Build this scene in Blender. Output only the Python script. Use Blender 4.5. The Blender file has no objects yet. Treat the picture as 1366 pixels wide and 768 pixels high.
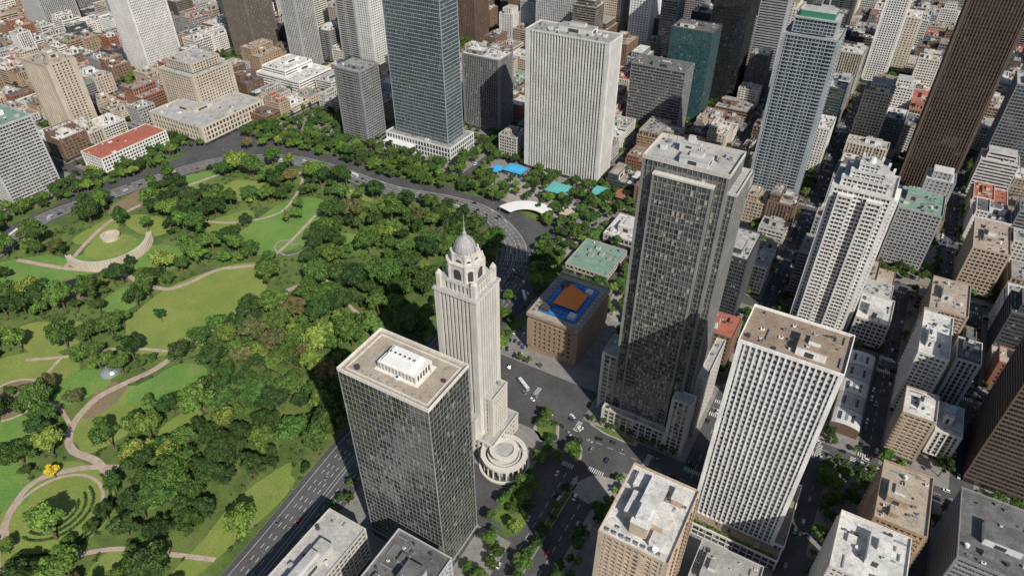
import bpy, math, random
from mathutils import Vector
RNG = random.Random(11)
scene = bpy.context.scene
C30, S30 = math.cos(math.radians(30)), math.sin(math.radians(30))

# ------------------------------------------------------------------ materials
def new_mat(name):
    m = bpy.data.materials.new(name); m.use_nodes = True
    nt = m.node_tree; nt.nodes.clear()
    out = nt.nodes.new('ShaderNodeOutputMaterial')
    b = nt.nodes.new('ShaderNodeBsdfPrincipled')
    nt.links.new(b.outputs[0], out.inputs[0])
    return m, nt, b, out
def math_n(nt, op, a, b=None, c=None):
    n = nt.nodes.new('ShaderNodeMath'); n.operation = op
    for i, x in enumerate((a, b, c)):
        if x is None: continue
        if isinstance(x, (int, float)): n.inputs[i].default_value = x
        else: nt.links.new(x, n.inputs[i])
    return n.outputs[0]
def mixc(nt, fac, A, B, mode='MIX'):
    n = nt.nodes.new('ShaderNodeMix'); n.data_type = 'RGBA'; n.blend_type = mode
    for idx, x in ((0, fac), (6, A), (7, B)):
        if isinstance(x, (int, float)): n.inputs[idx].default_value = x
        elif isinstance(x, tuple): n.inputs[idx].default_value = (x[0], x[1], x[2], 1)
        else: nt.links.new(x, n.inputs[idx])
    return n.outputs[2]
def noise(nt, scale, detail=3, vec=None, rough=.55, sc3=None):
    n = nt.nodes.new('ShaderNodeTexNoise'); n.inputs['Scale'].default_value = scale
    n.inputs['Detail'].default_value = detail; n.inputs['Roughness'].default_value = rough
    if vec is None:
        g = nt.nodes.new('ShaderNodeNewGeometry'); vec = g.outputs['Position']
    if sc3:
        mp = nt.nodes.new('ShaderNodeMapping'); mp.inputs['Scale'].default_value = sc3
        nt.links.new(vec, mp.inputs[0]); vec = mp.outputs[0]
    nt.links.new(vec, n.inputs['Vector'])
    return n.outputs['Fac']
def ramp(nt, fac, lo, hi, a=0.0, b=1.0):
    n = nt.nodes.new('ShaderNodeMapRange')
    nt.links.new(fac, n.inputs[0])
    n.inputs[1].default_value = lo; n.inputs[2].default_value = hi
    n.inputs[3].default_value = a; n.inputs[4].default_value = b
    return n.outputs[0]
def scalec(nt, col, fac):
    n = nt.nodes.new('ShaderNodeVectorMath'); n.operation = 'SCALE'
    if isinstance(col, tuple): n.inputs[0].default_value = col
    else: nt.links.new(col, n.inputs[0])
    nt.links.new(fac, n.inputs['Scale'])
    return n.outputs[0]

def wall_mat(name, col, var=.22, rough=.8):
    m, nt, b, o = new_mat(name)
    streak = ramp(nt, noise(nt, .9, 4, sc3=(1, 1, .12)), .3, .7, 1-var, 1+var*.4)
    big = ramp(nt, noise(nt, .06, 2), .3, .7, 1-var*.4, 1+var*.4)
    oi = nt.nodes.new('ShaderNodeObjectInfo')
    rr = ramp(nt, oi.outputs['Random'], 0, 1, .82, 1.14)
    f = math_n(nt, 'MULTIPLY', math_n(nt, 'MULTIPLY', streak, big), rr)
    nt.links.new(scalec(nt, col, f), b.inputs['Base Color'])
    b.inputs['Roughness'].default_value = rough
    return m
def roof_mat(name, col, col2):
    m, nt, b, o = new_mat(name)
    p = ramp(nt, noise(nt, .12, 5, rough=.65), .38, .62)
    c = mixc(nt, p, col, col2)
    f = ramp(nt, noise(nt, 1.3, 4), .3, .7, .75, 1.12)
    f2 = ramp(nt, noise(nt, .4, 6, rough=.75), .52, .62, 1.0, .72)
    nt.links.new(scalec(nt, c, math_n(nt, 'MULTIPLY', f, f2)), b.inputs['Base Color'])
    b.inputs['Roughness'].default_value = .9
    return m
def glass_mat(name, dark, mid, blind, pblind=.15, rough=.08, tilt=.02, frame=(.1, .1, .1), fw=.05, sub=2, ior=1.9):
    m, nt, b, o = new_mat(name)
    uv = nt.nodes.new('ShaderNodeUVMap')
    oi = nt.nodes.new('ShaderNodeObjectInfo')
    sp = nt.nodes.new('ShaderNodeSeparateXYZ'); nt.links.new(uv.outputs[0], sp.inputs[0])
    su = math_n(nt, 'MULTIPLY', sp.outputs[0], float(sub))
    fu, fv = math_n(nt, 'FLOOR', su), math_n(nt, 'FLOOR', sp.outputs[1])
    cb = nt.nodes.new('ShaderNodeCombineXYZ')
    nt.links.new(fu, cb.inputs[0]); nt.links.new(fv, cb.inputs[1])
    nt.links.new(math_n(nt, 'MULTIPLY', oi.outputs['Random'], 97.0), cb.inputs[2])
    wn = nt.nodes.new('ShaderNodeTexWhiteNoise'); nt.links.new(cb.outputs[0], wn.inputs[0])
    c = mixc(nt, wn.outputs['Value'], dark, mid)
    cs = nt.nodes.new('ShaderNodeSeparateColor'); nt.links.new(wn.outputs['Color'], cs.inputs[0])
    isb = math_n(nt, 'LESS_THAN', cs.outputs[1], pblind)
    drawn = math_n(nt, 'GREATER_THAN', math_n(nt, 'FRACT', sp.outputs[1]), cs.outputs[2])
    c = mixc(nt, math_n(nt, 'MULTIPLY', isb, drawn), c, blind)
    ex = math_n(nt, 'LESS_THAN', math_n(nt, 'FRACT', su), fw*sub)
    ey = math_n(nt, 'LESS_THAN', math_n(nt, 'FRACT', sp.outputs[1]), fw)
    e = math_n(nt, 'MAXIMUM', ex, ey)
    c = mixc(nt, e, c, frame)
    nt.links.new(c, b.inputs['Base Color'])
    nt.links.new(ramp(nt, e, 0, 1, rough, .5), b.inputs['Roughness'])
    b.inputs['IOR'].default_value = ior
    g = nt.nodes.new('ShaderNodeNewGeometry')
    v1 = nt.nodes.new('ShaderNodeVectorMath'); v1.operation = 'SUBTRACT'
    nt.links.new(wn.outputs['Color'], v1.inputs[0]); v1.inputs[1].default_value = (.5, .5, .5)
    v2 = nt.nodes.new('ShaderNodeVectorMath'); v2.operation = 'SCALE'
    nt.links.new(v1.outputs[0], v2.inputs[0]); v2.inputs['Scale'].default_value = tilt*2
    ntx = nt.nodes.new('ShaderNodeTexNoise'); ntx.inputs['Scale'].default_value = .09; ntx.inputs['Detail'].default_value = 2
    nt.links.new(g.outputs['Position'], ntx.inputs['Vector'])
    v5 = nt.nodes.new('ShaderNodeVectorMath'); v5.operation = 'SUBTRACT'
    nt.links.new(ntx.outputs['Color'], v5.inputs[0]); v5.inputs[1].default_value = (.5, .5, .5)
    v6 = nt.nodes.new('ShaderNodeVectorMath'); v6.operation = 'SCALE'
    nt.links.new(v5.outputs[0], v6.inputs[0]); v6.inputs['Scale'].default_value = tilt*9
    v7 = nt.nodes.new('ShaderNodeVectorMath'); v7.operation = 'ADD'
    nt.links.new(v6.outputs[0], v7.inputs[0]); nt.links.new(v2.outputs[0], v7.inputs[1])
    v3 = nt.nodes.new('ShaderNodeVectorMath'); v3.operation = 'ADD'
    nt.links.new(g.outputs['Normal'], v3.inputs[0]); nt.links.new(v7.outputs[0], v3.inputs[1])
    v4 = nt.nodes.new('ShaderNodeVectorMath'); v4.operation = 'NORMALIZE'
    nt.links.new(v3.outputs[0], v4.inputs[0])
    nt.links.new(v4.outputs[0], b.inputs['Normal'])
    return m
def plain(name, col, rough=.6, metal=0, nscale=2., var=.15):
    m, nt, b, o = new_mat(name)
    f = ramp(nt, noise(nt, nscale, 3), .3, .7, 1-var, 1+var)
    nt.links.new(scalec(nt, col, f), b.inputs['Base Color'])
    b.inputs['Roughness'].default_value = rough; b.inputs['Metallic'].default_value = metal
    return m

W = dict(
 white=wall_mat('white_concrete', (.72, .70, .67)), offw=wall_mat('offwhite_render', (.60, .57, .52)),
 cream=wall_mat('cream_stone', (.54, .47, .38)), beige=wall_mat('beige_render', (.45, .36, .27)),
 tan=wall_mat('tan_brick', (.36, .26, .175)), lgrey=wall_mat('light_concrete', (.40, .395, .39)),
 grey=wall_mat('grey_concrete', (.23, .23, .235)), dgrey=wall_mat('dark_cladding', (.075, .08, .085)),
 brown=wall_mat('brown_brick', (.20, .125, .085)), brick=wall_mat('red_brick', (.29, .13, .08)),
 dbrown=wall_mat('dark_bronze_cladding', (.12, .08, .06)), bronze=wall_mat('bronze_cladding', (.17, .145, .12)),
 black=wall_mat('black_cladding', (.02, .021, .024)), silver=wall_mat('silver_cladding', (.30, .33, .35), rough=.5),
 stone=wall_mat('limestone', (.68, .64, .585), var=.18), cgrey=wall_mat('grey_stone_mullion', (.25, .25, .235), rough=.6),
 agrey=wall_mat('grey_metal_mullion', (.27, .275, .265), rough=.5), spandrel=wall_mat('grey_spandrel_panel', (.26, .28, .31), rough=.6))
G = dict(
 dark=glass_mat('dark_window_glass', (.010, .013, .017), (.04, .047, .055), (.32, .29, .24), .14),
 grey=glass_mat('grey_window_glass', (.02, .027, .032), (.08, .09, .10), (.4, .38, .34), .18),
 blue=glass_mat('blue_curtain_glass', (.014, .03, .04), (.04, .068, .082), (.14, .17, .18), .1, ior=1.9),
 teal=glass_mat('teal_curtain_glass', (.012, .06, .072), (.03, .11, .125), (.1, .2, .2), .06, ior=1.9),
 green=glass_mat('green_glass', (.02, .05, .04), (.06, .11, .09), (.3, .33, .3), .1, ior=2.),
 mirror=glass_mat('reflective_bronze_glass', (.012, .018, .016), (.055, .062, .055), (.24, .22, .17), .07, rough=.12, tilt=.08, ior=2.3, frame=(.12, .12, .115), fw=.03, sub=2),
 cmirror=glass_mat('reflective_smoked_glass', (.016, .021, .020), (.085, .095, .086), (.40, .35, .27), .16, rough=.14, tilt=.09, ior=2.5, frame=(.05, .05, .05), fw=.04),
 black=glass_mat('black_glass', (.008, .01, .013), (.025, .03, .036), (.08, .08, .09), .05, frame=(.02, .02, .02)),
 brown=glass_mat('bronze_glass', (.02, .014, .01), (.06, .042, .03), (.25, .19, .14), .12))
RF = dict(
 white=roof_mat('white_roof_membrane', (.64, .63, .60), (.46, .45, .43)), grey=roof_mat('grey_gravel_roof', (.25, .245, .23), (.34, .33, .31)),
 tan=roof_mat('tan_gravel_roof', (.33, .275, .215), (.40, .345, .28)), brown=roof_mat('brown_roof', (.23, .17, .125), (.30, .235, .18)),
 dark=roof_mat('dark_roof', (.09, .09, .09), (.16, .155, .15)), green=roof_mat('green_copper_roof', (.15, .25, .19), (.21, .31, .25)),
 lgrey=roof_mat('light_grey_roof', (.45, .44, .42), (.33, .32, .31)), red=roof_mat('red_tile_roof', (.42, .13, .08), (.33, .10, .07)))
TRIM = wall_mat('roof_plant_white_metal', (.66, .66, .64), var=.12, rough=.5)
MET = plain('galvanised_metal', (.4, .41, .42), .4, .6)
DARK = plain('dark_metal', (.05, .052, .055), .5)
MBLUE = plain('blue_glass_roof', (.03, .21, .55), .2)
MORANGE = plain('orange_canopy', (.78, .22, .045), .7, var=.08)
MTEAL = plain('teal_canvas', (.1, .38, .36), .6)
MSKY = plain('azure_canvas', (.05, .35, .62), .6)
GTOP = plain('green_roof_cladding', (.04, .2, .12))
def building_mats(w, g, r, acc=None): return [W[w], G[g], RF[r], TRIM, DARK, MET, acc or W[w]]

# ------------------------------------------------------------------ mesh builder
class MB:
    def __init__(s): s.v = []; s.f = []; s.m = []; s.uv = []
    def quad(s, p, mat, uv=None):
        n = len(s.v); s.v += p; k = len(p); s.f.append(tuple(range(n, n+k))); s.m.append(mat)
        s.uv += uv if uv else [(0.5, 0.5)]*k
    def box(s, x0, x1, y0, y1, z0, z1, mat, bx=3., by=3., fl=3., topmat=None):
        n = len(s.v)
        s.v += [(x0,y0,z0),(x1,y0,z0),(x1,y1,z0),(x0,y1,z0),(x0,y0,z1),(x1,y0,z1),(x1,y1,z1),(x0,y1,z1)]
        s.f += [(n,n+1,n+5,n+4),(n+1,n+2,n+6,n+5),(n+2,n+3,n+7,n+6),(n+3,n,n+4,n+7),(n+4,n+5,n+6,n+7),(n+3,n+2,n+1,n)]
        s.m += [mat]*4+[topmat if topmat is not None else mat, mat]
        ux, uy, h = (x1-x0)/bx, (y1-y0)/by, (z1-z0)/fl
        s.uv += [(0,0),(ux,0),(ux,h),(0,h), (50,0),(50+uy,0),(50+uy,h),(50,h), (100,0),(100+ux,0),(100+ux,h),(100,h),
                 (150,0),(150+uy,0),(150+uy,h),(150,h)]+[(.5,.5)]*8
    def prism(s, pts, z0, z1, mat, topmat=None, sc=1.0, cx=None, cy=None):
        n = len(s.v); k = len(pts)
        if cx is None: cx = sum(p[0] for p in pts)/k; cy = sum(p[1] for p in pts)/k
        s.v += [(p[0],p[1],z0) for p in pts]+[(cx+(p[0]-cx)*sc, cy+(p[1]-cy)*sc, z1) for p in pts]
        acc = 0
        for i in range(k):
            j = (i+1) % k; L = math.dist(pts[i], pts[j])/3.
            s.f.append((n+i,n+j,n+k+j,n+k+i)); s.m.append(mat); hh = (z1-z0)/3.
            s.uv += [(acc,0),(acc+L,0),(acc+L,hh),(acc,hh)]; acc += L
        s.f.append(tuple(n+k+i for i in range(k))); s.m.append(mat if topmat is None else topmat); s.uv += [(.5,.5)]*k
    def cyl(s, x, y, z0, z1, r, mat, n=12, r2=None, topmat=None):
        s.prism([(x+r*math.cos(2*math.pi*i/n), y+r*math.sin(2*math.pi*i/n)) for i in range(n)], z0, z1, mat, topmat, (r2/r) if r2 is not None else 1, x, y)
    def obj(s, name, mats, smooth=False, link=True):
        me = bpy.data.meshes.new(name)
        me.from_pydata(s.v, [], s.f)
        me.polygons.foreach_set('material_index', s.m)
        if smooth: me.polygons.foreach_set('use_smooth', [True]*len(s.f))
        ul = me.uv_layers.new(name='UVMap')
        ul.data.foreach_set('uv', [c for t in s.uv for c in t])
        for m in mats: me.materials.append(m)
        me.update()
        if not link: return me
        o = bpy.data.objects.new(name, me); scene.collection.objects.link(o)
        return o

# ------------------------------------------------------------------ building parts
def facade(mb, x0, x1, y0, y1, z0, z1, bay=3.2, fl=3.4, pw=.6, pd=.35, bh=.9, bd=.22, corner=None, balc=0, rng=RNG, pstep=1, wm=0, gm=1, bm=None):
    nx = max(2, round((x1-x0)/bay)); ny = max(2, round((y1-y0)/bay)); nf = max(1, round((z1-z0)/fl))
    bx, by, f = (x1-x0)/nx, (y1-y0)/ny, (z1-z0)/nf
    mb.box(x0, x1, y0, y1, z0, z1, gm, bx, by, f)
    bm = wm if bm is None else bm
    if bh > 0:
        for k in range(nf+1):
            z = z0+k*f
            mb.box(x0-bd, x1+bd, y0-bd, y1+bd, max(z0, z-bh*.35), min(z1+.01, z+bh*.65), bm)
    if pw > 0:
        for i in range(1, nx):
            if i % pstep: continue
            x = x0+i*bx
            mb.box(x-pw/2, x+pw/2, y0-pd, y0, z0, z1, wm); mb.box(x-pw/2, x+pw/2, y1, y1+pd, z0, z1, wm)
        for i in range(1, ny):
            if i % pstep: continue
            y = y0+i*by
            mb.box(x0-pd, x0, y-pw/2, y+pw/2, z0, z1, wm); mb.box(x1, x1+pd, y-pw/2, y+pw/2, z0, z1, wm)
    c = corner if corner is not None else max(pw, .3)
    if c > 0:
        e = max(pd, bd)+.06
        for xa, xb in ((x0-e, x0+c), (x1-c, x1+e)):
            for ya, yb in ((y0-e, y0+c), (y1-c, y1+e)):
                mb.box(xa, xb, ya, yb, z0, z1, wm)
    if balc:
        for i in range(nx):
            if rng.random() < balc:
                for k in range(1, nf):
                    xa = x0+i*bx+.25; xb = xa+bx-.5; z = z0+k*f
                    mb.box(xa, xb, y0-1.5, y0-bd, z-.1, z+.12, wm); mb.box(xa, xb, y0-1.5, y0-1.4, z+.121, z+1.05, wm)
        for i in range(ny):
            if rng.random() < balc:
                for k in range(1, nf):
                    ya = y0+i*by+.25; yb = ya+by-.5; z = z0+k*f
                    mb.box(x1+bd, x1+1.5, ya, yb, z-.1, z+.12, wm); mb.box(x1+1.4, x1+1.5, ya, yb, z+.121, z+1.05, wm)
                    mb.box(x0-1.5, x0-bd, ya, yb, z-.1, z+.12, wm)

def ac_unit(mb, x, y, z, w, d, h, mat=3):
    mb.box(x-w/2, x+w/2, y-d/2, y+d/2, z+.2, z+h, mat)
    mb.cyl(x, y, z+h, z+h+.18, min(w, d)*.36, 4, 8)
def roof(mb, x0, x1, y0, y1, z, rng=RNG, e=.45, par=1.1, clutter=1.0, pent=True, wm=0):
    mb.box(x0-e, x1+e, y0-e, y1+e, z, z+.5, wm, topmat=2)
    t = .4; zt = z+.5+par
    mb.box(x0-e, x1+e, y0-e, y0-e+t, z+.5, zt, wm); mb.box(x0-e, x1+e, y1+e-t, y1+e, z+.5, zt, wm)
    mb.box(x0-e, x0-e+t, y0-e+t, y1+e-t, z+.5, zt, wm); mb.box(x1+e-t, x1+e, y0-e+t, y1+e-t, z+.5, zt, wm)
    z += .5; w, d = x1-x0, y1-y0; area = w*d
    used = []
    def free(cx, cy, rx, ry):
        for u in used:
            if abs(cx-u[0]) < rx+u[2]+.4 and abs(cy-u[1]) < ry+u[3]+.4: return False
        return True
    if pent and min(w, d) > 9:
        for pi in range(1 if rng.random() < .5 else 2):
            sc_ = 1 if pi == 0 else .55
            pw_, pd_ = w*rng.uniform(.25, .5)*sc_, d*rng.uniform(.25, .5)*sc_
            cx, cy = (x0+x1)/2+rng.uniform(-.22, .22)*w, (y0+y1)/2+rng.uniform(-.22, .22)*d
            if not free(cx, cy, pw_/2, pd_/2): continue
            ph = rng.uniform(3, 6.5); pm = rng.choice([0, 0, 3])
            mb.box(cx-pw_/2, cx+pw_/2, cy-pd_/2, cy+pd_/2, z, z+ph, pm, topmat=2)
            mb.box(cx-pw_/2-.2, cx+pw_/2+.2, cy-pd_/2-.2, cy+pd_/2+.2, z+ph, z+ph+.25, pm, topmat=2)
            mb.box(cx-pw_*.2, cx+pw_*.1, cy-pd_/2-.06, cy-pd_/2, z+.3, z+ph*.7, 4)
            mb.box(cx+pw_/2, cx+pw_/2+.06, cy-pd_*.3, cy+pd_*.2, z+.8, z+ph*.75, 4)
            if rng.random() < .6:
                q = rng.uniform(.3, .6); ph2 = rng.uniform(1.5, 3.5)
                mb.box(cx-pw_*q/2, cx+pw_*q/2, cy-pd_*q/2, cy+pd_*q/2, z+ph+.25, z+ph+ph2, 3, topmat=2)
            for _ in range(rng.randint(0, 4)):
                ac_unit(mb, cx+rng.uniform(-.35, .35)*pw_, cy+rng.choice([-.38, .38])*pd_, z+ph+.25, 1.2, 1.2, 1.1, 3)
            used.append((cx, cy, pw_/2, pd_/2))
    n = int(min(40, area/22*clutter))
    for _ in range(n):
        k = rng.random()
        cx, cy = rng.uniform(x0+1.5, x1-1.5), rng.uniform(y0+1.5, y1-1.5)
        if k < .45:
            s = rng.uniform(.8, 2.2)
            if free(cx, cy, s/2, s/2): ac_unit(mb, cx, cy, z, s, s*rng.uniform(.6, 1), rng.uniform(.7, 1.7), rng.choice([3, 5, 5, 4])); used.append((cx, cy, s/2, s/2))
        elif k < .57:
            r = rng.uniform(.6, 1.4)
            if free(cx, cy, r, r): mb.cyl(cx, cy, z+.3, z+rng.uniform(1.5, 2.6), r, rng.choice([3, 4, 5]), 10); used.append((cx, cy, r, r))
        elif k < .78:
            L = rng.uniform(2, 8); ww = rng.uniform(.3, .8)
            if rng.random() < .5:
                if free(cx, cy, L/2, ww) and cx-L/2 > x0+.5 and cx+L/2 < x1-.5: mb.box(cx-L/2, cx+L/2, cy-ww/2, cy+ww/2, z+.35, z+.9, 5); used.append((cx, cy, L/2, ww/2))
            else:
                if free(cx, cy, ww, L/2) and cy-L/2 > y0+.5 and cy+L/2 < y1-.5: mb.box(cx-ww/2, cx+ww/2, cy-L/2, cy+L/2, z+.35, z+.9, 5); used.append((cx, cy, ww/2, L/2))
        elif k < .93:
            a_, b_ = rng.uniform(2, 5), rng.uniform(2, 5)
            if free(cx, cy, a_/2, b_/2) and x0+a_ < cx < x1-a_ and y0+b_ < cy < y1-b_:
                mb.box(cx-a_/2, cx+a_/2, cy-b_/2, cy+b_/2, z, z+rng.uniform(1.8, 3.4), rng.choice([0, 0, 3]), topmat=2); used.append((cx, cy, a_/2, b_/2))
        else:
            mb.cyl(cx, cy, z, z+rng.uniform(3, 6), .09, 4, 5)

RES = []
def reserve(x0, x1, y0, y1, m=2): RES.append((x0-m, x1+m, y0-m, y1+m))

def simple_tower(name, x0, x1, y0, y1, h, w='white', g='dark', r='grey', rf={}, base=4.5, **st):
    mb = MB(); rng = random.Random(int(round(x0)*1009+round(y0)*13) & 0xffff)
    reserve(x0, x1, y0, y1)
    if base:
        mb.box(x0, x1, y0, y1, .1, base, 1, 4, 4, base)
        mb.box(x0-.5, x1+.5, y0-.5, y1+.5, base-.7, base+.003, 0)
    facade(mb, x0, x1, y0, y1, base, h, rng=rng, **st)
    e = max(st.get('pd', .35), st.get('bd', .22))+.12
    roof(mb, x0, x1, y0, y1, h, rng, e=e, **rf)
    return mb, (w, g, r)
def fin(mb, name, k, acc=None): return mb.obj(name, building_mats(*k, acc))

# --- A: glass grid tower at the avenue
mb, k = simple_tower('glass_office_tower', -178, -128, 151, 182, 131, 'agrey', 'mirror', 'tan', dict(pent=False, clutter=.12, par=1.6, wm=6), bay=2.5, fl=3.5, pw=.12, pd=.1, bh=.2, bd=.06, corner=.3, base=7)
for q in [(12, 7.5, 0, .6), (10.5, 6.2, .6, 4.8)]:
    mb.box(-152-q[0], -152+q[0], 167-q[1], 167+q[1], 131.5+q[2], 131.5+q[3], 6)
mb.prism([(-161, 161.5), (-144, 161.5), (-144, 172), (-161, 172)], 136.3, 138.6, 3, sc=.86)
for i in range(11): mb.box(-162+i*1.9, -161+i*1.9, 160.72, 160.8, 132.6, 135.7, 5)
for i in range(5): mb.box(-141.5, -141.42, 162.2+i*2, 163.3+i*2, 132.6, 135.7, 4)
for i in range(6): ac_unit(mb, -159+i*2.6, 166.8, 138.6, 1.6, 1.6, .8, 3)
mb.box(-175.2, -130.8, 153.8, 179.2, 131.5, 131.62, 2)
for xa, xb, ya, yb in ((-175.5, -130.5, 153.4, 153.8), (-175.5, -130.5, 179.2, 179.6), (-175.5, -175.2, 153.8, 179.2), (-130.8, -130.5, 153.8, 179.2)):
    mb.box(xa, xb, ya, yb, 131.5, 132.2, 6)
for i in range(9): mb.box(-172+i*4.6, -171.3+i*4.6, 155.2, 155.9, 131.62, 132.3, 5)
fin(mb, 'glass_office_tower', k, W['offw'])

# --- B: art deco skyscraper
def art_deco():
    mb = MB(); x0, x1, y0, y1 = -182, -157, 233, 255
    reserve(-190, -126, 216, 262)
    facade(mb, x0, x1, y0, y1, 14, 122, bay=2.5, fl=3.7, pw=1.2, pd=1.0, bh=1.0, bd=.25, corner=2.8, bm=6)
    mb.box(x0-1.5, x1+1.5, y0-1.5, y1+1.5, 14, 17, 0); mb.box(x0-1.6, x1+1.6, y0-1.6, y1+1.6, 121, 122.6, 0, topmat=2)
    facade(mb, x0+1.8, x1-1.8, y0+1.8, y1-1.8, 122.6, 128, bay=2.6, fl=5.4, pw=1.2, pd=.7, bh=.6, bd=.2, corner=2.2)
    mb.box(x0+.9, x1-.9, y0+.9, y1-.9, 128, 129, 0, topmat=2)
    for cx in (x0+1.4, x1-1.4):
        for cy in (y0+1.4, y1-1.4):
            mb.box(cx-1.3, cx+1.3, cy-1.3, cy+1.3, 122.61, 131.5, 0); mb.prism([(cx-1.3, cy-1.3), (cx+1.3, cy-1.3), (cx+1.3, cy+1.3), (cx-1.3, cy+1.3)], 131.5, 134, 0, sc=.15)
    cx, cy = (x0+x1)/2, (y0+y1)/2
    def arch_wall(ax, ay, bx, by, z0, z1, nrm):
        L = math.dist((ax, ay), (bx, by)); dx, dy = (bx-ax)/L, (by-ay)/L; nx_, ny_ = nrm
        m_ = L/2; hw = min(2.4, L*.27); zc = z1-hw-1.4
        pts = [(m_-hw, z0), (m_+hw, z0)]+[(m_+hw*math.cos(t*math.pi/8), zc+hw*math.sin(t*math.pi/8)) for t in range(9)]
        mb.quad([(ax+dx*p[0]+nx_*.06, ay+dy*p[0]+ny_*.06, p[1]) for p in pts], 4)
        for t in range(8):
            a1, a2 = t*math.pi/8, (t+1)*math.pi/8
            q = [(m_+hw*math.cos(a1), zc+hw*math.sin(a1)), (m_+(hw+.6)*math.cos(a1), zc+(hw+.6)*math.sin(a1)), (m_+(hw+.6)*math.cos(a2), zc+(hw+.6)*math.sin(a2)), (m_+hw*math.cos(a2), zc+hw*math.sin(a2))]
            mb.quad([(ax+dx*p[0]+nx_*.4, ay+dy*p[0]+ny_*.4, p[1]) for p in q], 0)
    def lantern(hw, hd, z0, z1, ch):
        pts = [(-hw+ch, -hd), (hw-ch, -hd), (hw, -hd+ch), (hw, hd-ch), (hw-ch, hd), (-hw+ch, hd), (-hw, hd-ch), (-hw, -hd+ch)]
        pts = [(cx+p[0], cy+p[1]) for p in pts]
        mb.prism(pts, z0, z1, 0, 2)
        mb.prism(pts, z1, z1+.8, 0, 0, sc=1.08)
        for i in range(8):
            p, q = pts[i], pts[(i+1) % 8]; L = math.dist(p, q); nrm = ((q[1]-p[1])/L, -(q[0]-p[0])/L)
            if L > 3.5: arch_wall(p[0], p[1], q[0], q[1], z0+.8, z1-.4, nrm)
            mb.box(p[0]-.5, p[0]+.5, p[1]-.5, p[1]+.5, z0, z1+1.8, 0)
    lantern(9.0, 8.2, 129, 138.5, 4)
    lantern(6.6, 6.2, 139.3, 143.6, 2.8)
    prof = [(6.2, 144.4), (6.1, 146.4), (5.5, 148.6), (4.5, 150.6), (3.0, 152.2), (1.5, 153.2), (1.1, 153.7), (1.1, 155), (.6, 156), (.22, 159), (.08, 166)]
    n = 24
    for (r1, z1_), (r2, z2_) in zip(prof[:-1], prof[1:]):
        for i in range(n):
            a1, a2 = 2*math.pi*i/n, 2*math.pi*(i+1)/n
            k1 = 1.06 if i % 3 == 0 and z1_ < 153 else 1.0
            mb.quad([(cx+r1*k1*math.cos(a1), cy+r1*k1*math.sin(a1), z1_), (cx+r1*k1*math.cos(a2), cy+r1*k1*math.sin(a2), z1_), (cx+r2*k1*math.cos(a2), cy+r2*k1*math.sin(a2), z2_), (cx+r2*k1*math.cos(a1), cy+r2*k1*math.sin(a1), z2_)], 6)
    facade(mb, -157, -150, 236, 252, 5, 46, bay=2.4, fl=3.7, pw=1.1, pd=.7, bh=1, bd=.25, corner=1.4)
    roof(mb, -157, -150, 236, 252, 46, par=1.5, clutter=.3, pent=False, e=.8)
    facade(mb, -187, -146, 229, 259, 0, 14, bay=3.4, fl=4.6, pw=1.2, pd=.6, bh=1.1, bd=.25, corner=1.6)
    roof(mb, -187, -146, 229, 259, 14, clutter=.15, pent=False, e=.8)
    facade(mb, -182, -158, 228, 233, 14.5, 32, bay=2.6, fl=3.7, pw=1.2, pd=.7, bh=1, bd=.25, corner=1.4)
    mb.box(-183, -157, 227, 233, 32, 33, 0, topmat=2)
    rx, ry, n = -139, 231, 32
    def ring(r1, r2, z0, z1, mat):
        for i in range(n):
            a1, a2 = 2*math.pi*i/n, 2*math.pi*(i+1)/n
            p = [(rx+r*math.cos(a), ry+r*math.sin(a)) for r, a in ((r1, a1), (r2, a1), (r2, a2), (r1, a2))]
            mb.quad([(p[0][0], p[0][1], z1), (p[1][0], p[1][1], z1), (p[2][0], p[2][1], z1), (p[3][0], p[3][1], z1)], mat)
            mb.quad([(p[1][0], p[1][1], z0), (p[2][0], p[2][1], z0), (p[2][0], p[2][1], z1), (p[1][0], p[1][1], z1)], mat)
            mb.quad([(p[3][0], p[3][1], z0), (p[0][0], p[0][1], z0), (p[0][0], p[0][1], z1), (p[3][0], p[3][1], z1)], mat)
    ring(11.5, 14.5, 9, 11, 0); ring(6, 9, 13, 14.2, 0); ring(0.05, 10.2, .1, 9.5, 0); ring(9.4, 10.3, 9.5, 10.6, 0); ring(14.5, 16, .1, 1.2, 0)
    mb.cyl(rx, ry, 9.5, 13.1, 6.4, 1, 24, topmat=2)
    for i in range(20):
        a = 2*math.pi*i/20
        mb.cyl(rx+13.2*math.cos(a), ry+13.2*math.sin(a), .1, 9, .55, 0, 8)
        mb.box(rx+10.3*math.cos(a)-.4, rx+10.3*math.cos(a)+.4, ry+10.3*math.sin(a)-.4, ry+10.3*math.sin(a)+.4, .1, 8, 4)
    mb.obj('art_deco_skyscraper', [W['stone'], G['grey'], RF['lgrey'], TRIM, DARK, MET, W['lgrey']])
art_deco()

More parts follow.
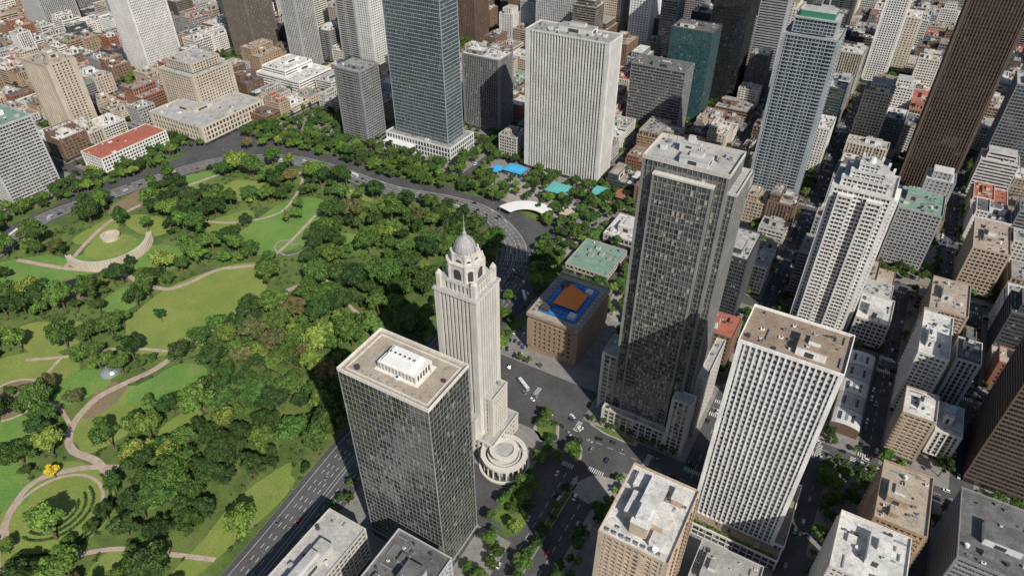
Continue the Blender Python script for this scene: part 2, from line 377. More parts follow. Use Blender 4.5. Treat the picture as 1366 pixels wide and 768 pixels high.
# --- C: tall reflective tower with podium wings
mb, k = simple_tower('tall_glass_tower', -97, -54, 299, 326, 192, 'cgrey', 'cmirror', 'lgrey', dict(clutter=.5, par=1.8, wm=6), bay=2.6, fl=3.4, pw=.24, pd=.35, bh=.36, bd=.08, corner=1.0, base=10)
facade(mb, -54, -49.5, 302, 330, 10, 182, bay=2.6, fl=3.4, pw=.28, pd=.3, bh=.42, bd=.12, corner=.7); roof(mb, -54, -49.5, 302, 330, 182, clutter=0, pent=False, wm=6)
facade(mb, -90, -60, 296, 299, 10, 186, bay=2.5, fl=3.4, pw=.26, pd=.3, bh=.4, bd=.12, corner=.7); mb.box(-90.5, -59.5, 295.5, 299, 186, 187, 6)
for x0, x1, y0, y1, h in ((-108, -97.5, 303, 322, 50), (-57, -45.5, 291, 299, 46), (-49, -44, 312, 352, 50), (-104, -46.5, 330.5, 366, 24), (-100, -57.2, 291.5, 295.4, 14)):
    facade(mb, x0, x1, y0, y1, 0, h, bay=4.2, fl=3.5, pw=.9, pd=.4, bh=.7, bd=.14, corner=1.6, wm=6); roof(mb, x0, x1, y0, y1, h, clutter=.4, pent=False, wm=6)
reserve(-110, -42, 288, 368)
fin(mb, 'tall_glass_tower', k, W['offw'])

# --- D: white precast tower
mb, k = simple_tower('white_office_tower', -25, 19, 251.5, 279, 139, 'white', 'grey', 'brown', dict(clutter=.9, par=1.4), bay=2.6, fl=3.3, pw=.85, pd=.75, bh=1.3, bd=.2, corner=1.3, base=9, bm=6)
for x0, x1, y0, y1, h in ((-30, 24, 243, 251, 8), (19.9, 25, 251, 296, 11), (-27, 19, 280, 300, 14)):
    facade(mb, x0, x1, y0, y1, 0, h, bay=4, fl=4, pw=.5, pd=.3, bh=.8, bd=.2); roof(mb, x0, x1, y0, y1, h, clutter=.3, pent=False)
reserve(-32, 27, 241, 302)
fin(mb, 'white_office_tower', k, W['lgrey'])

# --- E: white residential tower with stepped crown
def residential():
    mb = MB(); x0, x1, y0, y1 = -15, 22, 456, 488; reserve(x0, x1, y0, y1)
    rng = random.Random(3)
    facade(mb, x0, x1, y0, y1, 5, 122, bay=3.4, fl=3.15, pw=.7, pd=.5, bh=1.15, bd=.75, corner=1.4, rng=rng)
    mb.box(x0, x1, y0, y1, .1, 5, 1)
    for cx0, cx1 in ((x0+5, x0+14), (x1-14, x1-5)):
        facade(mb, cx0, cx1, y0-3.2, y0-.8, 5, 118, bay=3, fl=3.15, pw=.5, pd=.3, bh=1.2, bd=.5, corner=.8); mb.box(cx0-.6, cx1+.6, y0-3.8, y0-.8, 118, 119.4, 0)
    facade(mb, x1+.8, x1+3.4, y0+8, y0+24, 5, 118, bay=3.2, fl=3.15, pw=.5, pd=.3, bh=1.2, bd=.5, corner=.8); mb.box(x1+.8, x1+4, y0+7.4, y0+24.6, 118, 119.4, 0)
    roof(mb, x0, x1, y0, y1, 122, rng, par=1.6, clutter=.8, pent=False, e=.9)
    for a_, b_, c_, d_, h0, h1 in ((-11, 18, 460, 484, 122.5, 128), (-7, 14, 463, 481, 128, 132.5), (-3, 9, 466, 478, 132.5, 137)):
        facade(mb, a_, b_, c_, d_, h0, h1, bay=3.2, fl=3, pw=.8, pd=.4, bh=1.1, bd=.3, corner=1.3); mb.box(a_-.7, b_+.7, c_-.7, d_+.7, h1, h1+.6, 0, topmat=2)
        for cx in (a_, b_):
            for cy in (c_, d_): mb.box(cx-.8, cx+.8, cy-.8, cy+.8, h1+.6, h1+2.6, 0)
    mb.cyl(3, 472, 137.6, 141, 2.6, 3, 12, r2=1.6); mb.cyl(3, 472, 141, 150, .15, 4, 6)
    mb.obj('white_residential_tower', building_mats('white', 'dark', 'lgrey'))
residential()

# --- remaining landmark towers
T = [
 ('brown_skyscraper', 33, 79, 728, 772, 262, 'dbrown', 'brown', 'dark', dict(bay=2.6, fl=3.5, pw=.9, pd=.9, bh=1.1, bd=.25, corner=1.4)),
 ('grey_glass_tower', 103, 142, 800, 842, 98, 'grey', 'blue', 'lgrey', dict(bay=2.8, fl=3.4, pw=.4, pd=.3, bh=.8, bd=.4)),
 ('white_finned_tower', -317, -233, 578, 606, 145, 'white', 'dark', 'grey', dict(bay=3.0, fl=3.4, pw=1.25, pd=1.1, bh=.25, bd=.1, corner=2.2)),
 ('blue_glass_skyscraper', -470, -400, 554, 584, 235, 'silver', 'blue', 'grey', dict(bay=2.2, fl=3.9, pw=.12, pd=.12, bh=.6, bd=.25, corner=.5)),
 ('blue_residential_skyscraper', -93, -50, 616, 650, 166, 'silver', 'blue', 'lgrey', dict(bay=2.9, fl=3.1, pw=.7, pd=.4, bh=.6, bd=.7, corner=1.6, balc=.35)),
 ('black_glass_skyscraper', -215, -172, 850, 892, 205, 'black', 'black', 'dark', dict(bay=2.4, fl=3.7, pw=.2, pd=.2, bh=.4, bd=.1)),
 ('teal_glass_tower', -240, -192, 780, 815, 105, 'dgrey', 'teal', 'dark', dict(bay=2.6, fl=3.8, pw=.12, pd=.1, bh=.35, bd=.08, corner=.3)),
 ('grey_office_tower', -262, -200, 722, 752, 78, 'grey', 'dark', 'dark', dict(bay=3.2, fl=3.5, pw=.35, pd=.25, bh=1.2, bd=.4)),
 ('dark_office_tower', -430, -382, 633, 663, 86, 'grey', 'dark', 'white', dict(bay=2.4, fl=3.5, pw=.7, pd=.5, bh=.4, bd=.15, corner=1.5)),
 ('grey_apartment_tower', -531, -497, 535, 566, 83, 'grey', 'dark', 'grey', dict(bay=3.0, fl=3.0, pw=1.0, pd=.3, bh=1.2, bd=.7, balc=.3)),
 ('tan_apartment_tower', -843, -797, 378, 408, 85, 'cream', 'dark', 'tan', dict(bay=4.6, fl=3.2, pw=2.0, pd=1.2, bh=1.3, bd=.4, corner=3)),
 ('cream_stepped_building', -766, -706, 483, 540, 55, 'cream', 'dark', 'lgrey', dict(bay=4.2, fl=3.3, pw=1.6, pd=.5, bh=1.6, bd=.3, corner=2.6)),
 ('classical_department_store', -743, -655, 441, 532, 21, 'cream', 'dark', 'lgrey', dict(bay=4.8, fl=5.0, pw=1.8, pd=.6, bh=1.6, bd=.4, corner=2.5)),
 ('red_roofed_building', -723, -689, 341, 420, 19, 'white', 'dark', 'red', dict(bay=3.4, fl=3.5, pw=1.0, pd=.3, bh=1.4, bd=.2)),
 ('stepped_white_building', -737, -662, 600, 660, 18, 'white', 'dark', 'white', dict(bay=4.5, fl=3.4, pw=0, pd=.1, bh=1.6, bd=.5)),
 ('white_office_slab', -925, -884, 545, 600, 155, 'white', 'dark', 'white', dict(bay=2.4, fl=3.3, pw=1.2, pd=.5, bh=1.3, bd=.2, corner=2)),
 ('brown_striped_tower', -845, -801, 659, 705, 150, 'bronze', 'dark', 'dark', dict(bay=2.6, fl=3.5, pw=1.0, pd=.7, bh=.4, bd=.1)),
 ('white_apartment_tower', -792, -755, 723, 765, 130, 'offw', 'dark', 'lgrey', dict(bay=3, fl=3, pw=.5, pd=.3, bh=1.2, bd=.8, balc=.5)),
 ('grey_finned_tower', -1225, -1178, 584, 640, 100, 'lgrey', 'dark', 'grey', dict(bay=3, fl=3.5, pw=1.3, pd=.7, bh=.4, bd=.1)),
 ('white_apartment_tower', -42, -14, 1017, 1052, 118, 'white', 'blue', 'white', dict(bay=3, fl=3, pw=1.2, pd=.4, bh=1, bd=.2, corner=2)),
 ('brown_office_tower', -615, -574, 883, 920, 135, 'dbrown', 'brown', 'dark', dict(bay=3, fl=3.5, pw=1.1, pd=.6, bh=.8, bd=.2)),
 ('brown_office_tower', -555, -526, 951, 982, 88, 'brown', 'dark', 'grey', dict(bay=3, fl=3.5, pw=1, pd=.4, bh=1.2, bd=.3)),
 ('brown_office_tower', -375, -343, 1017, 1050, 85, 'dbrown', 'brown', 'brown', dict(bay=3, fl=3.5, pw=1, pd=.4, bh=1.2, bd=.3)),
 ('grey_office_slab', -482, -402, 905, 942, 90, 'lgrey', 'grey', 'lgrey', dict(bay=3, fl=3.5, pw=1.3, pd=.5, bh=.8, bd=.2)),
 ('beige_apartment_block', 72, 96, 483, 525, 33, 'beige', 'dark', 'tan', dict(bay=3.4, fl=3, pw=1, pd=.3, bh=1.2, bd=.6, balc=.4)),
 ('white_apartment_tower', 65, 81, 399, 444, 54, 'offw', 'grey', 'white', dict(bay=3.2, fl=3, pw=.9, pd=.3, bh=1.2, bd=.7, balc=.5)),
 ('cream_apartment_block', 65, 82, 357, 380, 39, 'beige', 'dark', 'white', dict(bay=3.2, fl=3, pw=1.1, pd=.3, bh=1.2, bd=.6, balc=.4)),
 ('white_roofed_building', 28, 50, 456, 488, 25, 'offw', 'dark', 'white', dict(bay=3.2, fl=3.2, pw=.9, pd=.3, bh=1.1, bd=.4)),
 ('green_roofed_building', 34, 66, 578, 616, 56, 'lgrey', 'dark', 'green', dict(bay=3.2, fl=3.2, pw=.9, pd=.3, bh=1.2, bd=.4)),
 ('beige_office_block', 93, 118, 566, 612, 44, 'beige', 'dark', 'tan', dict(bay=3.2, fl=3.2, pw=1, pd=.3, bh=1.2, bd=.4)),
 ('white_narrow_tower', -57, -42, 715, 748, 51, 'white', 'dark', 'white', dict(bay=3, fl=3.2, pw=1.4, pd=.3, bh=1.3, bd=.2)),
 ('dark_apartment_tower', -76, -53, 434, 474, 60, 'dgrey', 'dark', 'lgrey', dict(bay=3, fl=3.2, pw=.6, pd=.3, bh=.8, bd=.5)),
 ('long_office_building', -193, -169, 58, 138, 29, 'offw', 'grey', 'lgrey', dict(bay=3, fl=3.6, pw=.5, pd=.4, bh=1.2, bd=.3)),
 ('grey_office_building', -146, -115, 104, 140, 44, 'lgrey', 'grey', 'dark', dict(bay=3, fl=3.6, pw=.8, pd=.4, bh=1.2, bd=.3)),
 ('beige_apartment_tower', -52, -21, 168, 209, 79, 'beige', 'dark', 'white', dict(bay=3, fl=3.1, pw=1.1, pd=.5, bh=1.2, bd=.6, corner=2, balc=.35)),
 ('low_shop_building', -14, 18, 196, 230, 16, 'lgrey', 'dark', 'grey', dict(bay=3.4, fl=3.4, pw=1, pd=.3, bh=1.2, bd=.3)),
 ('beige_apartment_block', 58, 81, 263, 302, 49, 'tan', 'dark', 'tan', dict(bay=3, fl=3.1, pw=1.1, pd=.4, bh=1.3, bd=.5, balc=.4)),
 ('white_roofed_apartment_block', 42, 72, 217, 249, 59, 'offw', 'dark', 'white', dict(bay=3, fl=3.1, pw=1, pd=.4, bh=1.2, bd=.5, balc=.4)),
 ('grey_office_building', 97, 142, 264, 308, 44, 'grey', 'dark', 'dark', dict(bay=3, fl=3.3, pw=.4, pd=.3, bh=1.1, bd=.8)),
 ('dark_striped_tower', 110, 152, 360, 402, 92, 'dbrown', 'black', 'dark', dict(bay=2.4, fl=3.2, pw=.25, pd=.2, bh=1.0, bd=.55)),
 ('grey_residential_tower', -762, -706, 254, 302, 78, 'lgrey', 'dark', 'green', dict(bay=3, fl=3.2, pw=.6, pd=.3, bh=1.2, bd=.8, balc=.5)),
 ('low_civic_building', -196, -158, 431, 474, 8, 'cream', 'dark', 'green', dict(bay=4, fl=3.6, pw=1, pd=.3, bh=1, bd=.3)),
 ('low_white_building', -186, -150, 488, 526, 9, 'offw', 'dark', 'white', dict(bay=4, fl=4, pw=1, pd=.3, bh=1, bd=.3)),
 ('blue_tarpaulin_building', 96, 108, 454, 500, 14, 'tan', 'dark', 'dark', dict(bay=3.4, fl=3.4, pw=1, pd=.3, bh=1.2, bd=.3)),
]
for nm, x0, x1, y0, y1, h, w, g, r, st in T:
    rf = dict(par=1.2)
    if nm == 'low_civic_building': rf = dict(clutter=.25, pent=False, par=.6)
    if nm == 'red_roofed_building': rf = dict(clutter=.15, pent=False, par=.6)
    if nm in ('beige_apartment_tower', 'blue_residential_skyscraper'): rf = dict(clutter=.5, pent=False, par=1.4)
    mb, k = simple_tower(nm, x0, x1, y0, y1, h, w, g, r, rf, **st)
    if nm == 'beige_apartment_tower':
        for q in ((-46, -28, 180, 192, 79.5, 84.5, 0), (-41, -33, 174, 202, 79.5, 87.5, 0), (-48, -42, 196, 204, 79.5, 83, 3), (-31, -25, 172, 178, 79.5, 82.5, 3), (-30, -25, 197, 204, 79.5, 83.5, 0), (-39.5, -34.5, 176, 184, 87.5, 89.5, 3)):
            mb.box(*q, topmat=2); mb.box(q[0]-.25, q[1]+.25, q[2]-.25, q[3]+.25, q[5], q[5]+.35, 3, topmat=2)
        for i in range(8): ac_unit(mb, -49.5+i*3.4, 170.2, 79.5, 1.5, 1.3, 1.4, 5)
    if nm == 'blue_residential_skyscraper':
        facade(mb, x0+5, x1-5, y0+5, y1-5, 168, 179, bay=2.9, fl=3.1, pw=.5, pd=.3, bh=.7, bd=.4); mb.box(x0+4, x1-4, y0+4, y1-4, 179, 180.2, 0, topmat=2); mb.box(x0+8, x1-8, y0+7, y1-9, 180.2, 185, 6, topmat=2)
    if nm == 'blue_glass_skyscraper':
        facade(mb, -478, -392, 546, 592, 0, 16, bay=4, fl=5, pw=.7, pd=.5, bh=1, bd=.3, wm=3); roof(mb, -478, -392, 546, 592, 16, pent=False, clutter=.3, wm=3); reserve(-480, -390, 544, 594)
        facade(mb, -476, -440, 538, 546, 0, 9, bay=4, fl=4.5, pw=.7, pd=.5, bh=1, bd=.3, wm=3); mb.box(-477, -439, 537, 546, 9, 10, 3)
    if nm == 'stepped_white_building':
        facade(mb, x0+4, x1-30, y0+8, y1-3, 18.5, 25, bay=4.5, fl=3.2, pw=0, pd=.1, bh=1.5, bd=.5); roof(mb, x0+4, x1-30, y0+8, y1-3, 25, pent=True, clutter=.8)
    if nm == 'cream_stepped_building':
        facade(mb, x0+8, x1-8, y0+8, y1-8, 57, 66, bay=4.2, fl=3, pw=1.6, pd=.4, bh=1.2, bd=.2, corner=2); roof(mb, x0+8, x1-8, y0+8, y1-8, 66, pent=False, clutter=.4)
    if nm == 'blue_tarpaulin_building':
        mb.prism([(97, 458), (107, 458), (107, 486), (97, 486)], 15.6, 17.2, 6, sc=.9)
    acc = {'blue_residential_skyscraper': GTOP, 'blue_tarpaulin_building': MSKY}.get(nm)
    mb.obj(nm, building_mats(w, g, r, acc))

# museum with blue glass court roof
mb = MB(); x0, x1, y0, y1 = -177, -138, 330, 384; reserve(x0, x1, y0, y1)
mb.box(x0, x1, y0, y1, .1, 33, 0)
facade(mb, x0, x1, y0, y1, 5, 30, bay=3.9, fl=4.1, pw=2.2, pd=.5, bh=2.6, bd=.25, corner=4)
mb.box(x0-1, x1+1, y0-1, y1+1, 33, 34, 0); roof(mb, x0, x1, y0, y1, 34, pent=False, clutter=0, par=1.4, e=1, wm=2)
mb.box(x0+5, x1-5, y0+6, y1-6, 34.5, 35.3, 6)
for i in range(8): mb.box(x0+5+i*4.14-.12, x0+5+i*4.14+.12, y0+6, y1-6, 35.3, 35.55, 4)
for i in range(11): mb.box(x0+5, x1-5, y0+6+i*4.2-.1, y0+6+i*4.2+.1, 35.3, 35.5, 4)
for q in ((x0+6, x0+12, y0+7, y0+14), (x1-13, x1-8, y1-15, y1-10), (x1-12, x1-7, y0+8, y0+13), (x0+7, x0+14, y1-16, y1-9)): mb.box(*q, 35.3, 37.8, 3 if q[0] > -165 else 4)
for i in range(10): ac_unit(mb, x0+2.2, y0+5+i*4.8, 34.5, 1.6, 2, 1.3, 5); ac_unit(mb, x1-2.4, y0+7+i*4.4, 34.5, 1.4, 1.6, 1.2, 3)
museum = mb.obj('museum_building', [W['tan'], G['brown'], RF['tan'], TRIM, DARK, MET, MBLUE])
mb = MB(); cx, cy = -156.5, 357
def sq(h1, h2): return [(cx-h1, cy-h2), (cx+h1, cy-h2), (cx+h1, cy+h2), (cx-h1, cy+h2)]
mb.prism(sq(6, 7), 35.5, 37.2, 1); mb.prism(sq(9.5, 10.5), 37.2, 39.2, 0, sc=.74); mb.prism(sq(7.03, 7.77), 39.2, 50.5, 0, sc=.05)
for sx in (-1, 1):
    for sy in (-1, 1): mb.prism([(cx+sx*9.2-.5, cy+sy*10.2-.5), (cx+sx*9.2+.5, cy+sy*10.2-.5), (cx+sx*9.2+.5, cy+sy*10.2+.5), (cx+sx*9.2-.5, cy+sy*10.2+.5)], 37.1, 38.9, 0, sc=.3)
pav = mb.obj('orange_roof_pavilion', [MORANGE, W['cream']]); pav.parent = museum

# low warehouse with vaulted roof
mb = MB(); reserve(30, 50, 360, 440)
mb.box(31, 49, 361, 440, .1, 7, 0)
for j in range(5):
    ya = 361+j*15.8
    for i in range(8):
        a1, a2 = math.pi*i/8, math.pi*(i+1)/8
        p1 = (40-9*math.cos(a1), 7+2.6*math.sin(a1)); p2 = (40-9*math.cos(a2), 7+2.6*math.sin(a2))
        mb.quad([(p1[0], ya, p1[1]), (p1[0], ya+15.4, p1[1]), (p2[0], ya+15.4, p2[1]), (p2[0], ya, p2[1])], 2 if j % 2 else 3)
    mb.quad([(40-9*math.cos(math.pi*i/8), ya, 7+2.6*math.sin(math.pi*i/8)) for i in range(9)], 0)
    for i in range(3): mb.box(35+i*4, 36.6+i*4, ya+4, ya+11, 9.2, 9.9, 4 if i != 1 else 5)
mb.obj('vaulted_warehouse', building_mats('brown', 'dark', 'lgrey'))

# ------------------------------------------------------------------ ground surfaces
def catmull(P, n=8):
    out = []
    for i in range(len(P)-1):
        p0 = P[max(i-1, 0)]; p1 = P[i]; p2 = P[i+1]; p3 = P[min(i+2, len(P)-1)]
        for k in range(n):
            t = k/n
            out.append(tuple(.5*((2*p1[j])+(-p0[j]+p2[j])*t+(2*p0[j]-5*p1[j]+4*p2[j]-p3[j])*t*t+(-p0[j]+3*p1[j]-3*p2[j]+p3[j])*t**3) for j in (0, 1)))
    out.append(P[-1]); return out
def offs(P, d):
    out = []
    for i, p in enumerate(P):
        a, b = P[max(i-1, 0)], P[min(i+1, len(P)-1)]
        dx, dy = b[0]-a[0], b[1]-a[1]; L = math.hypot(dx, dy) or 1
        out.append((p[0]-dy/L*d, p[1]+dx/L*d))
    return out
def ribbon(mb, P, w, z, mat=0, d=0):
    l, r = offs(P, d+w/2), offs(P, d-w/2)
    for i in range(len(P)-1):
        mb.quad([(r[i][0], r[i][1], z), (r[i+1][0], r[i+1][1], z), (l[i+1][0], l[i+1][1], z), (l[i][0], l[i][1], z)], mat)
def asphalt(name, col):
    m, nt, b, o = new_mat(name)
    p = ramp(nt, noise(nt, .05, 5, rough=.7), .35, .65, .78, 1.25); q = ramp(nt, noise(nt, .5, 4), .3, .7, .85, 1.15)
    nt.links.new(scalec(nt, col, math_n(nt, 'MULTIPLY', p, q)), b.inputs['Base Color']); b.inputs['Roughness'].default_value = .9
    return m
ASPH = asphalt('asphalt', (.068, .068, .07)); ASPH2 = asphalt('avenue_asphalt', (.08, .08, .082)); ASPH3 = asphalt('worn_road_asphalt', (.13, .128, .125))
def pave(name, c1, c2):
    m, nt, b, o = new_mat(name)
    br = nt.nodes.new('ShaderNodeTexBrick'); br.inputs['Scale'].default_value = .35
    g = nt.nodes.new('ShaderNodeNewGeometry'); nt.links.new(g.outputs['Position'], br.inputs['Vector'])
    br.inputs['Color1'].default_value = (*c1, 1); br.inputs['Color2'].default_value = (*c2, 1); br.inputs['Mortar'].default_value = (c1[0]*.6, c1[1]*.6, c1[2]*.6, 1)
    br.inputs['Mortar Size'].default_value = .02
    f = ramp(nt, noise(nt, .15, 5, rough=.7), .3, .7, .7, 1.15)
    nt.links.new(scalec(nt, br.outputs['Color'], f), b.inputs['Base Color']); b.inputs['Roughness'].default_value = .85
    return m
PAVE = pave('pavement_slabs', (.26, .25, .23), (.21, .2, .19)); PATH = pave('path_paving', (.48, .38, .31), (.42, .33, .27)); PLZ = pave('plaza_paving', (.36, .33, .30), (.31, .28, .26))
def grass(name, c1, c2, c3, s=.04):
    m, nt, b, o = new_mat(name)
    a = mixc(nt, ramp(nt, noise(nt, s, 5, rough=.65), .4, .6), c1, c2)
    a = mixc(nt, ramp(nt, noise(nt, s*2.7, 5, rough=.7), .54, .72), a, c3)
    f = ramp(nt, noise(nt, 1.1, 4), .3, .7, .72, 1.2)
    nt.links.new(scalec(nt, a, f), b.inputs['Base Color']); b.inputs['Roughness'].default_value = .95
    return m
GR = grass('park_grass', (.06, .105, .022), (.115, .17, .035), (.15, .13, .055)); LAWN = grass('lawn_grass', (.16, .215, .042), (.20, .25, .055), (.26, .235, .085), .03)
LAWN2 = grass('bright_lawn', (.10, .21, .04), (.145, .25, .05), (.20, .22, .07), .03); DIRT = grass('bare_earth', (.22, .16, .10), (.19, .15, .085), (.13, .15, .06), .05)
WHITE = plain('road_paint', (.62, .62, .6), .7, var=.3); KERB = plain('kerb_concrete', (.38, .37, .35), .8)
WATER = plain('pond_water', (.03, .12, .11), .06, var=.3, nscale=.3)

mb = MB(); S_ = 9000
mb.quad([(-S_, -S_, 0), (S_, -S_, 0), (S_, S_, 0), (-S_, S_, 0)], 0); mb.obj('ground', [ASPH])

curve = catmull([(-640, 60), (-647, 192), (-667, 259), (-653, 312), (-634, 378), (-609, 427), (-555, 462), (-497, 470), (-414, 467), (-348, 479), (-303, 477), (-258, 450), (-238, 421)])
avenue = catmull([(-212, -60), (-215, 90), (-224, 200), (-227, 300), (-236, 400), (-250, 440)])
link = catmull([(-236, 408), (-214, 385), (-193, 355), (-183, 320), (-160, 297), (-135, 288), (-111, 277)])
mb = MB(); ribbon(mb, curve, 19, .02, 0); mb.obj('park_ring_road', [ASPH3])
mb = MB(); ribbon(mb, avenue, 33, .03, 0); mb.obj('avenue', [ASPH2])
def dist_poly(p, P): return min(math.dist(p, q) for q in P)
park = offs(curve, -12.5)[:-6]
al = [p for p in offs(avenue, 19.5) if p[1] < 408][::-1]
park_poly = park+al
mb = MB(); mb.prism(park_poly[::-1], 0, .12, 1, 0); mb.obj('park_ground', [GR, KERB])
def inpoly(x, y, P):
    c = False; n = len(P)
    for i in range(n):
        x1, y1 = P[i]; x2, y2 = P[(i+1) % n]
        if (y1 > y) != (y2 > y) and x < (x2-x1)*(y-y1)/(y2-y1)+x1: c = not c
    return c

lawns = []; zc = [.13]
def blob(cx, cy, rx, ry, rot, seed):
    r = random.Random(seed); k = [r.uniform(-.16, .16) for _ in range(6)]; out = []
    for i in range(40):
        a = 2*math.pi*i/40; m_ = 1+k[0]*math.cos(2*a+k[1]*9)+k[2]*math.cos(3*a+k[3]*9)+.5*k[4]*math.cos(5*a+k[5]*9)
        x, y = rx*m_*math.cos(a), ry*m_*math.sin(a)
        out.append((cx+x*math.cos(rot)-y*math.sin(rot), cy+x*math.sin(rot)+y*math.cos(rot)))
    return out
def lawn(P, mat, open_=True):
    mb = MB(); mb.quad([(p[0], p[1], zc[0]) for p in P], 0); mb.obj('lawn', [mat]); zc[0] += .004
    if open_: lawns.append(P)
lawn(catmull([(-466, 200), (-472, 245), (-453, 292), (-424, 309), (-394, 272), (-398, 235), (-400, 196), (-430, 180), (-466, 200)], 5), LAWN)
lawn(catmull([(-484, 325), (-489, 397), (-455, 416), (-424, 372), (-426, 330), (-455, 314), (-484, 325)], 5), LAWN2)
for cx, cy, rx, ry, rot, mt in ((-588, 206, 42, 24, .5, LAWN2), (-386, 135, 22, 34, .2, LAWN), (-374, 170, 22, 26, 0, LAWN2), (-474, 130, 30, 24, .5, LAWN), (-252, 120, 11, 46, 0, LAWN), (-518, 268, 30, 20, .3, LAWN2),
        (-384, 370, 20, 20, 0, LAWN2), (-540, 392, 30, 18, 0, LAWN), (-620, 320, 15, 24, 0, DIRT), (-560, 430, 28, 12, 0, DIRT), (-405, 140, 10, 17, .2, DIRT), (-350, 70, 32, 34, 0, LAWN), (-425, 82, 20, 25, 0, LAWN2), (-395, 60, 22, 18, 0, LAWN2), (-500, 160, 30, 18, .4, LAWN), (-312, 106, 13, 15, 0, LAWN2), (-340, 150, 11, 15, 0, LAWN), (-570, 300, 28, 14, 0, LAWN), (-440, 440, 24, 8, 0, LAWN), (-270, 330, 9, 22, 0, GR), (-540, 200, 20, 20, 0, DIRT), (-490, 215, 14, 24, 0, LAWN2),
        (-505, 340, 17, 24, 0, LAWN), (-600, 270, 16, 22, 0, LAWN), (-450, 75, 16, 18, 0, LAWN), (-600, 380, 16, 18, 0, LAWN2), (-288, 60, 12, 15, 0, LAWN), (-430, 140, 16, 18, 0, LAWN2)):
    lawn(blob(cx, cy, rx, ry, rot, int(cx*7+cy)), mt)
lawn([( -460+19*math.cos(t*.157), 107+19*math.sin(t*.157)) for t in range(40)], DIRT)
paths = [([(-338, 98), (-360, 104), (-384, 102), (-401, 113), (-410, 135), (-407, 153), (-400, 175), (-399, 197), (-398, 238), (-388, 280), (-370, 320), (-345, 360), (-330, 410), (-320, 440)], 4.8),
 ([(-430, 306), (-447, 292), (-457, 281), (-468, 246), (-495, 238), (-525, 237), (-573, 218), (-620, 205)], 4.2),
 ([(-346, 108), (-365, 96), (-380, 77), (-375, 60), (-362, 45), (-345, 33), (-320, 28)], 3.8),
 ([(-244, 95), (-275, 82), (-300, 70), (-318, 50), (-325, 20)], 3), ([(-430, 306), (-432, 340), (-450, 420), (-440, 455)], 3),
 ([(-399, 197), (-440, 178), (-470, 150), (-490, 135)], 3), ([(-460, 128), (-470, 150)], 2.6), ([(-573, 218), (-605, 280), (-605, 340), (-590, 400)], 4), ([(-370, 320), (-320, 300), (-280, 290), (-247, 285)], 3),
 ([(-401, 113), (-430, 120), (-442, 112)], 2.6), ([(-530, 330), (-500, 345), (-478, 380), (-500, 430), (-520, 448)], 3)]
mb = MB(); pz = []
for i, (P, w) in enumerate(paths):
    Q = catmull(P); pz += [(q, w) for q in Q]; ribbon(mb, Q, w, .29+.004*i, 0)
mb.obj('park_paths', [PATH])
mb = MB()
def ringz(mb, cx, cy, r1, r2, z, mat, a0=0, a1=2*math.pi, n=48, h=0):
    for i in range(n):
        t1, t2 = a0+(a1-a0)*i/n, a0+(a1-a0)*(i+1)/n
        p = [(cx+r*math.cos(t), cy+r*math.sin(t)) for r, t in ((r1, t1), (r2, t1), (r2, t2), (r1, t2))]
        mb.quad([(q[0], q[1], z) for q in p], mat)
        if h:
            mb.quad([(p[1][0], p[1][1], z-h), (p[2][0], p[2][1], z-h), (p[2][0], p[2][1], z), (p[1][0], p[1][1], z)], mat)
            mb.quad([(p[3][0], p[3][1], z-h), (p[0][0], p[0][1], z-h), (p[0][0], p[0][1], z), (p[3][0], p[3][1], z)], mat)
ringz(mb, -460, 107, 18.5, 20.5, .35, 0); ringz(mb, -350, 70, 24, 26, .355, 0, .5, 4.8)
# pointed heart-shaped outline path on the lawn
hp = [(-420, 328), (-414, 336), (-415, 345), (-422, 348), (-428, 343), (-434, 347), (-441, 343), (-441, 335), (-434, 329), (-420, 328)]
ribbon(mb, catmull(hp, 6), 1.5, .36, 1)
mb.obj('garden_ring_path', [PATH, PLZ]); lawns.append(blob(-427, 338, 18, 15, 0, 1))
mb = MB(); mb.quad([(p[0], p[1], .37) for p in blob(-322, 36, 12, 9, .3, 4)], 0); mb.quad([(p[0], p[1], .38) for p in blob(-548, 208, 24, 6, 1.0, 8)], 1); mb.obj('pond_water', [WATER, plain('dark_water', (.02, .025, .025), .1)])
mb = MB(); bx, by = -566, 258
ringz(mb, bx, by, 31, 35, 7.4, 0, -1.9, 1.0, 40, 7.2); ringz(mb, bx, by, 22, 31, 3.4, 1, -1.9, 1.0, 40, 3.2); ringz(mb, bx, by, 0.1, 22, .5, 2, 0, 2*math.pi, 40, .3); mb.cyl(bx-14, by+10, .5, 3.2, 8, 0, 24, topmat=0)
ringz(mb, bx-14, by+10, 5.5, 8.3, 4.2, 0, 0, 2*math.pi, 32, 1.2)
for i in range(40):
    t = -1.9+2.9*i/39; mb.box(bx+35*math.cos(t)-.35, bx+35*math.cos(t)+.35, by+35*math.sin(t)-.35, by+35*math.sin(t)+.35, .2, 8.3, 0)
mb.obj('amphitheatre', [W['cream'], LAWN2, LAWN]); lawns.append([(bx+36*math.cos(t*.314), by+36*math.sin(t*.314)) for t in range(20)])
lawns.append([(bx+(48 if -.5 < t < 3.5 else 34)*math.cos(-1.9+t), by+(48 if -.5 < t < 3.5 else 34)*math.sin(-1.9+t)) for t in [.29*i for i in range(21)]])
mb = MB()
for k_ in range(4):
    t1, t2 = k_*math.pi/8, (k_+1)*math.pi/8
    for i in range(14):
        a1, a2 = 2*math.pi*i/14, 2*math.pi*(i+1)/14
        mb.quad([(-425+7*math.cos(t)*math.cos(a), 158+7*math.cos(t)*math.sin(a), .1+5*math.sin(t)) for t, a in ((t1, a1), (t1, a2), (t2, a2), (t2, a1))], (i+k_) % 2)
mb.obj('greenhouse_dome', [MET, plain('dome_glass', (.2, .24, .25), .1)]); lawns.append([(-425+9*math.cos(t*.5), 158+9*math.sin(t*.5)) for t in range(12)])

